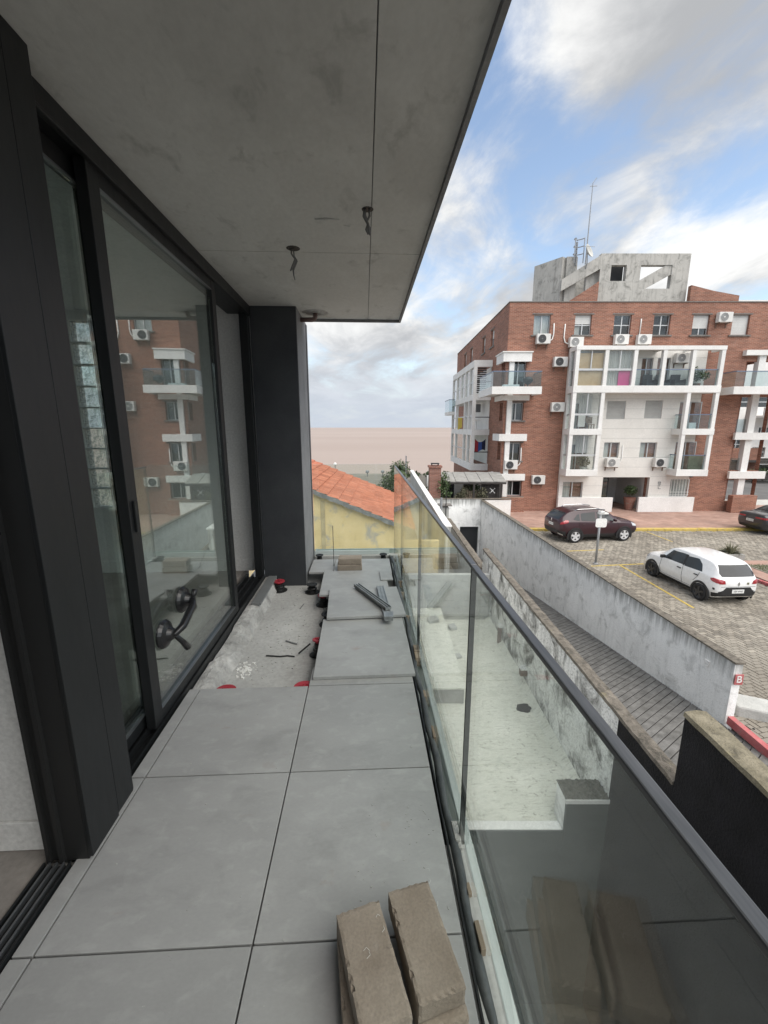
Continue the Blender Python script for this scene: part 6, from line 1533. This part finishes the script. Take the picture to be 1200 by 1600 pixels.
    if spec.get('emblem'):
        ez, sz = spec['emblem']; h = bvh.ray_cast(Vector((-3, 0, ez)), Vector((1,0,0)))[0]; x = h.x-.012
        o4 = [(0, sz), (sz*.55, 0), (0, -sz), (-sz*.55, 0)]; i4 = [(a*.45, b*.5) for a, b in o4]
        obj('emblem', MB().add([(x, a, ez+b) for a, b in o4]+[(x, a, ez+b) for a, b in i4]+[(x+.012, a, ez+b) for a, b in o4], [(k, (k+1)%4, 4+(k+1)%4, 4+k) for k in range(4)]+[(k, 8+k, 8+(k+1)%4, (k+1)%4) for k in range(4)]), M['chrome'], t)
    return t, decal
def strips(pts, w):                                  # thin seam polygons for door gaps
    out = []
    for (a, b), (c, d) in zip(pts[:-1], pts[1:]):
        dx, dz = c-a, d-b; L_ = math.hypot(dx, dz); px, pz = -dz/L_*w, dx/L_*w
        out.append([(a-px, b-pz), (c-px, d-pz), (c+px, d+pz), (a+px, b+pz)])
    return out
# white hatchback -------------------------------------------------
st = [(0.00,.40,.52,.62,.60,.86,.60,.93,.50),(0.05,.33,.63,.64,.70,.90,.68,1.00,.58),(0.16,.27,.69,.65,.765,.94,.735,1.14,.60),(0.32,.22,.71,.66,.785,.965,.755,1.33,.595),(0.50,.20,.71,.66,.79,.97,.765,1.425,.585),(0.90,.19,.71,.66,.79,.96,.77,1.465,.605),(1.45,.19,.71,.66,.79,.945,.77,1.475,.61),(2.0,.19,.71,.66,.79,.93,.77,1.455,.595),(2.30,.19,.71,.65,.79,.92,.77,1.385,.58),(2.65,.20,.71,.64,.785,.905,.765,1.15,.60),(2.88,.21,.70,.63,.78,.90,.76,1.00,.645),(3.25,.23,.68,.61,.765,.85,.73,.945,.63),(3.52,.28,.62,.58,.72,.76,.66,.85,.55),(3.66,.34,.52,.54,.60,.66,.54,.72,.44),(3.69,.40,.44,.52,.50,.60,.44,.64,.36)]
side = [('side_window', [(.66,1.0),(.80,.985),(1.46,.97),(1.44,1.37),(.98,1.375),(.78,1.24)], M['carglass'], .004), ('side_window', [(1.54,.968),(2.56,.945),(2.50,1.0),(2.22,1.34),(2.12,1.365),(1.54,1.37)], M['carglass'], .004),
        ('door_pillar', [(1.455,.97),(1.545,.968),(1.545,1.372),(1.44,1.372)], M['cladding'], .0045), ('sill_cladding', [(.9,.20),(2.75,.21),(2.75,.30),(.9,.29)], M['cladding'], .008),
        ('tail_lamp', [(.01,.80),(.26,.86),(.30,.93),(.20,.97),(.02,.94)], M['lampred'], .008), ('bumper_trim', [(0.0,.36),(.22,.30),(.20,.46),(.0,.50)], M['cladding'], .006), ('fog_recess', [(.09,.57),(.15,.585),(.15,.65),(.09,.64)], M['cladding'], .006),
        ('head_lamp', [(3.36,.72),(3.6,.66),(3.62,.74),(3.30,.86)], M['lampclear'], .006)]
for sm in strips([(1.50,.33),(1.50,.96)], .004)+strips([(.96,.60),(.80,.80),(.74,.97)], .004)+strips([(2.60,.34),(2.63,.60),(2.58,.93)], .004)+strips([(.97,.34),(2.60,.34)], .004): side.append(('door_seam', sm, M['seam'], .003))
ends = [('rear_window', [(-.56,1.03),(.56,1.03),(.60,1.12),(.52,1.36),(-.52,1.36),(-.60,1.12)], -1, M['carglass'], .008), ('bumper', [(-.66,.36),(.66,.36),(.65,.53),(.52,.57),(.42,.68),(-.42,.68),(-.52,.57),(-.65,.53)], -1, M['cladding'], .010), ('tail_lamp', [(.46,.80),(.66,.80),(.68,.95),(.50,.93)], -1, M['lampred'], .010), ('tail_lamp', [(-.66,.80),(-.46,.80),(-.50,.93),(-.68,.95)], -1, M['lampred'], .010),
        ('windscreen', [(-.60,1.02),(.60,1.02),(.52,1.37),(-.52,1.37)], 1, M['carglass'], .006), ('tailgate_seam', [(-.60,.70),(.60,.70),(.60,.708),(-.60,.708)], -1, M['seam'], .006), ('badge', [(-.36,.78),(-.28,.78),(-.28,.85),(-.36,.85)], -1, M['bluecloth'] if False else M['leafdry'], .006)]
A = at_z(1016, 898.7, GZ); Bq = at_z(1091, 937, GZ)
hd = math.atan2(A[1]-Bq[1], A[0]-Bq[0])
spec = dict(paint=M['whitepaint'], W=1.58, R=.30, arch=.085, arch_mat=M['cladding'], axles=(.62, 3.04), spokes=5, spw=.12, rim_mat=M['rimdark'], side=side, ends=ends, handles=((.86,.845),(1.66,.835)), mirror=(2.42,.98), plate=(.545,'SBP 4960',1), emblem=(.80,.075), k=.95)
# rear left contact sits at local (.62, +.74)
def place(px, py, lx, ly, hd): return px-(lx*math.cos(hd)-ly*math.sin(hd)), py-(lx*math.sin(hd)+ly*math.cos(hd))
cl0, cm0 = place(Bq[0], Bq[1], .62*.95, .77*.95, hd)
car('parked_car', 'small white hatchback with black bumper and wheels, parked nearest the white wall', 'car', cl0, cm0, hd, st, spec)
# maroon crossover -----------------------------------------------
st = [(0.00,.48,.58,.72,.68,.98,.66,1.06,.56),(0.06,.38,.70,.74,.78,1.02,.76,1.14,.62),(0.20,.30,.78,.75,.86,1.05,.83,1.28,.64),(0.45,.24,.80,.76,.895,1.06,.855,1.47,.63),(0.75,.22,.80,.76,.90,1.05,.86,1.56,.63),(1.25,.21,.80,.75,.90,1.03,.87,1.60,.65),(1.9,.21,.80,.75,.90,1.0,.87,1.60,.655),(2.35,.21,.80,.74,.90,.98,.87,1.555,.64),(2.65,.22,.80,.73,.90,.97,.87,1.45,.62),(3.05,.23,.80,.72,.895,.965,.865,1.18,.66),(3.25,.24,.80,.72,.89,.96,.86,1.08,.72),(3.75,.27,.77,.70,.87,.90,.83,1.0,.70),(4.12,.32,.69,.66,.81,.82,.75,.90,.60),(4.27,.38,.58,.62,.68,.72,.60,.77,.48),(4.31,.44,.50,.58,.56,.64,.50,.68,.40)]
side = [('side_window', [(.68,1.16),(.92,1.10),(1.02,1.10),(1.02,1.42),(.92,1.40)], M['carglass'], .004), ('side_window', [(1.10,1.09),(1.86,1.06),(1.86,1.50),(1.10,1.45)], M['carglass'], .004), ('side_window', [(1.96,1.055),(3.02,1.01),(2.96,1.06),(2.55,1.40),(2.40,1.47),(1.96,1.50)], M['carglass'], .004),
        ('sill_cladding', [(.95,.22),(3.35,.24),(3.30,.42),(1.0,.40)], M['cladding'], .008), ('bumper_trim', [(.0,.42),(.36,.32),(.32,.56),(.02,.62)], M['cladding'], .007), ('tail_lamp', [(.04,.92),(.40,1.02),(.44,1.12),(.30,1.14),(.05,1.02)], M['lampred'], .008), ('bumper_trim', [(3.85,.34),(4.26,.40),(4.22,.58),(3.9,.52)], M['cladding'], .007), ('head_lamp', [(3.90,.78),(4.22,.72),(4.20,.82),(3.86,.93)], M['lampclear'], .006), ('skid_trim', [(.02,.44),(.20,.37),(.20,.42),(.02,.49)], M['chrome'], .010)]
for sm in strips([(1.91,.42),(1.91,1.03)], .005)+strips([(1.06,.52),(1.0,.80),(.98,1.05)], .005)+strips([(3.10,.44),(3.14,.70),(3.05,.98)], .005): side.append(('door_seam', sm, M['seam'], .003))
ends = [('rear_window', [(-.58,1.14),(.58,1.14),(.56,1.46),(-.56,1.46)], -1, M['carglass'], .008), ('bumper', [(-.72,.44),(.72,.44),(.70,.62),(-.70,.62)], -1, M['cladding'], .010), ('windscreen', [(-.66,1.10),(.66,1.10),(.56,1.53),(-.56,1.53)], 1, M['carglass'], .006), ('grille', [(-.5,.56),(.5,.56),(.45,.66),(-.45,.66)], 1, M['cladding'], .006)]
A = at_z(974.7, 845, GZ); Bq = at_z(897, 848, GZ); hd = math.atan2(A[1]-Bq[1], A[0]-Bq[0])
spec = dict(paint=M['maroon'], W=1.80, R=.335, arch=.085, arch_mat=M['cladding'], axles=(.80, 3.45), spokes=5, spw=.15, rim_mat=M['rim'], side=side, ends=ends, handles=((1.22,.93),(2.12,.91)), handle_mat=M['maroon'], mirror=(2.82,1.06), mirror_mat=M['maroon'], plate=(.84,'SCE 2718',1), emblem=(1.04,.07))
cl0, cm0 = place(Bq[0], Bq[1], .80, -.86, hd)
t, dc_ = car('parked_car', 'dark maroon crossover with roof rails parked along the yellow kerb', 'car', cl0, cm0, hd, st, spec)
for s in (1, -1): obj('roof_rail', MB().tube([(.85, s*.60, 1.57), (1.0, s*.625, 1.635), (1.9, s*.635, 1.655), (2.45, s*.615, 1.58)], .022, 8), M['chrome'], t, smooth=True)
# dark grey saloon -------------------------------------------------
st = [(0.00,.42,.56,.66,.68,.92,.66,1.0,.56),(0.06,.32,.70,.68,.80,.98,.78,1.06,.66),(0.25,.25,.76,.69,.875,1.0,.83,1.09,.68),(0.60,.22,.78,.69,.90,1.0,.85,1.11,.66),(0.95,.21,.78,.68,.90,.99,.86,1.26,.60),(1.35,.20,.78,.68,.90,.98,.86,1.42,.58),(1.9,.20,.78,.68,.90,.96,.86,1.47,.60),(2.5,.20,.78,.67,.90,.94,.86,1.45,.60),(2.85,.20,.78,.66,.90,.92,.86,1.36,.58),(3.4,.22,.78,.65,.895,.91,.85,1.02,.68),(4.0,.25,.76,.63,.87,.85,.81,.94,.68),(4.5,.30,.68,.60,.80,.74,.72,.82,.58),(4.70,.38,.54,.56,.62,.66,.56,.70,.44)]
side = [('side_window', [(1.02,1.05),(1.9,1.02),(1.9,1.38),(1.5,1.38)], M['carglass'], .004), ('side_window', [(1.98,1.02),(3.1,.98),(2.6,1.33),(1.98,1.39)], M['carglass'], .004), ('tail_lamp', [(.02,.84),(.36,.86),(.34,.95),(.02,.95)], M['lampred'], .008)]
for sm in strips([(1.94,.36),(1.94,1.0)], .005)+strips([(3.0,.36),(3.08,.6),(3.0,.95)], .005): side.append(('door_seam', sm, M['seam'], .003))
ends = [('rear_window', [(-.56,1.135),(.56,1.135),(.52,1.41),(-.52,1.41)], -1, M['carglass'], .008), ('tail_lamp', [(.28,.86),(.72,.85),(.72,.95),(.30,.94)], -1, M['lampred'], .010), ('tail_lamp', [(-.72,.85),(-.28,.86),(-.30,.94),(-.72,.95)], -1, M['lampred'], .010), ('bumper', [(-.66,.36),(.66,.36),(.62,.46),(-.62,.46)], -1, M['cladding'], .010), ('tailgate_lip', [(-.70,1.0),(.70,1.0),(.68,1.02),(-.68,1.02)], -1, M['cladding'], .008), ('windscreen', [(-.62,1.05),(.62,1.05),(.52,1.40),(-.52,1.40)], 1, M['carglass'], .006)]
spec = dict(paint=M['greypaint'], W=1.80, R=.325, arch=.03, arch_mat=M['greypaint'], axles=(.98, 3.66), spokes=8, spw=.07, rim_mat=M['rim'], side=side, ends=ends, handles=((1.2,.90),(2.1,.88)), handle_mat=M['greypaint'], mirror=(2.95,1.0), mirror_mat=M['greypaint'], plate=(.72,'SBX 3358',1))
sl0 = at_z(1156, 829, GZ)
car('parked_car', 'dark grey saloon cut off at the right edge, parked by the yellow kerb', 'car', 19.95, 22.0, R_(3), st, spec)
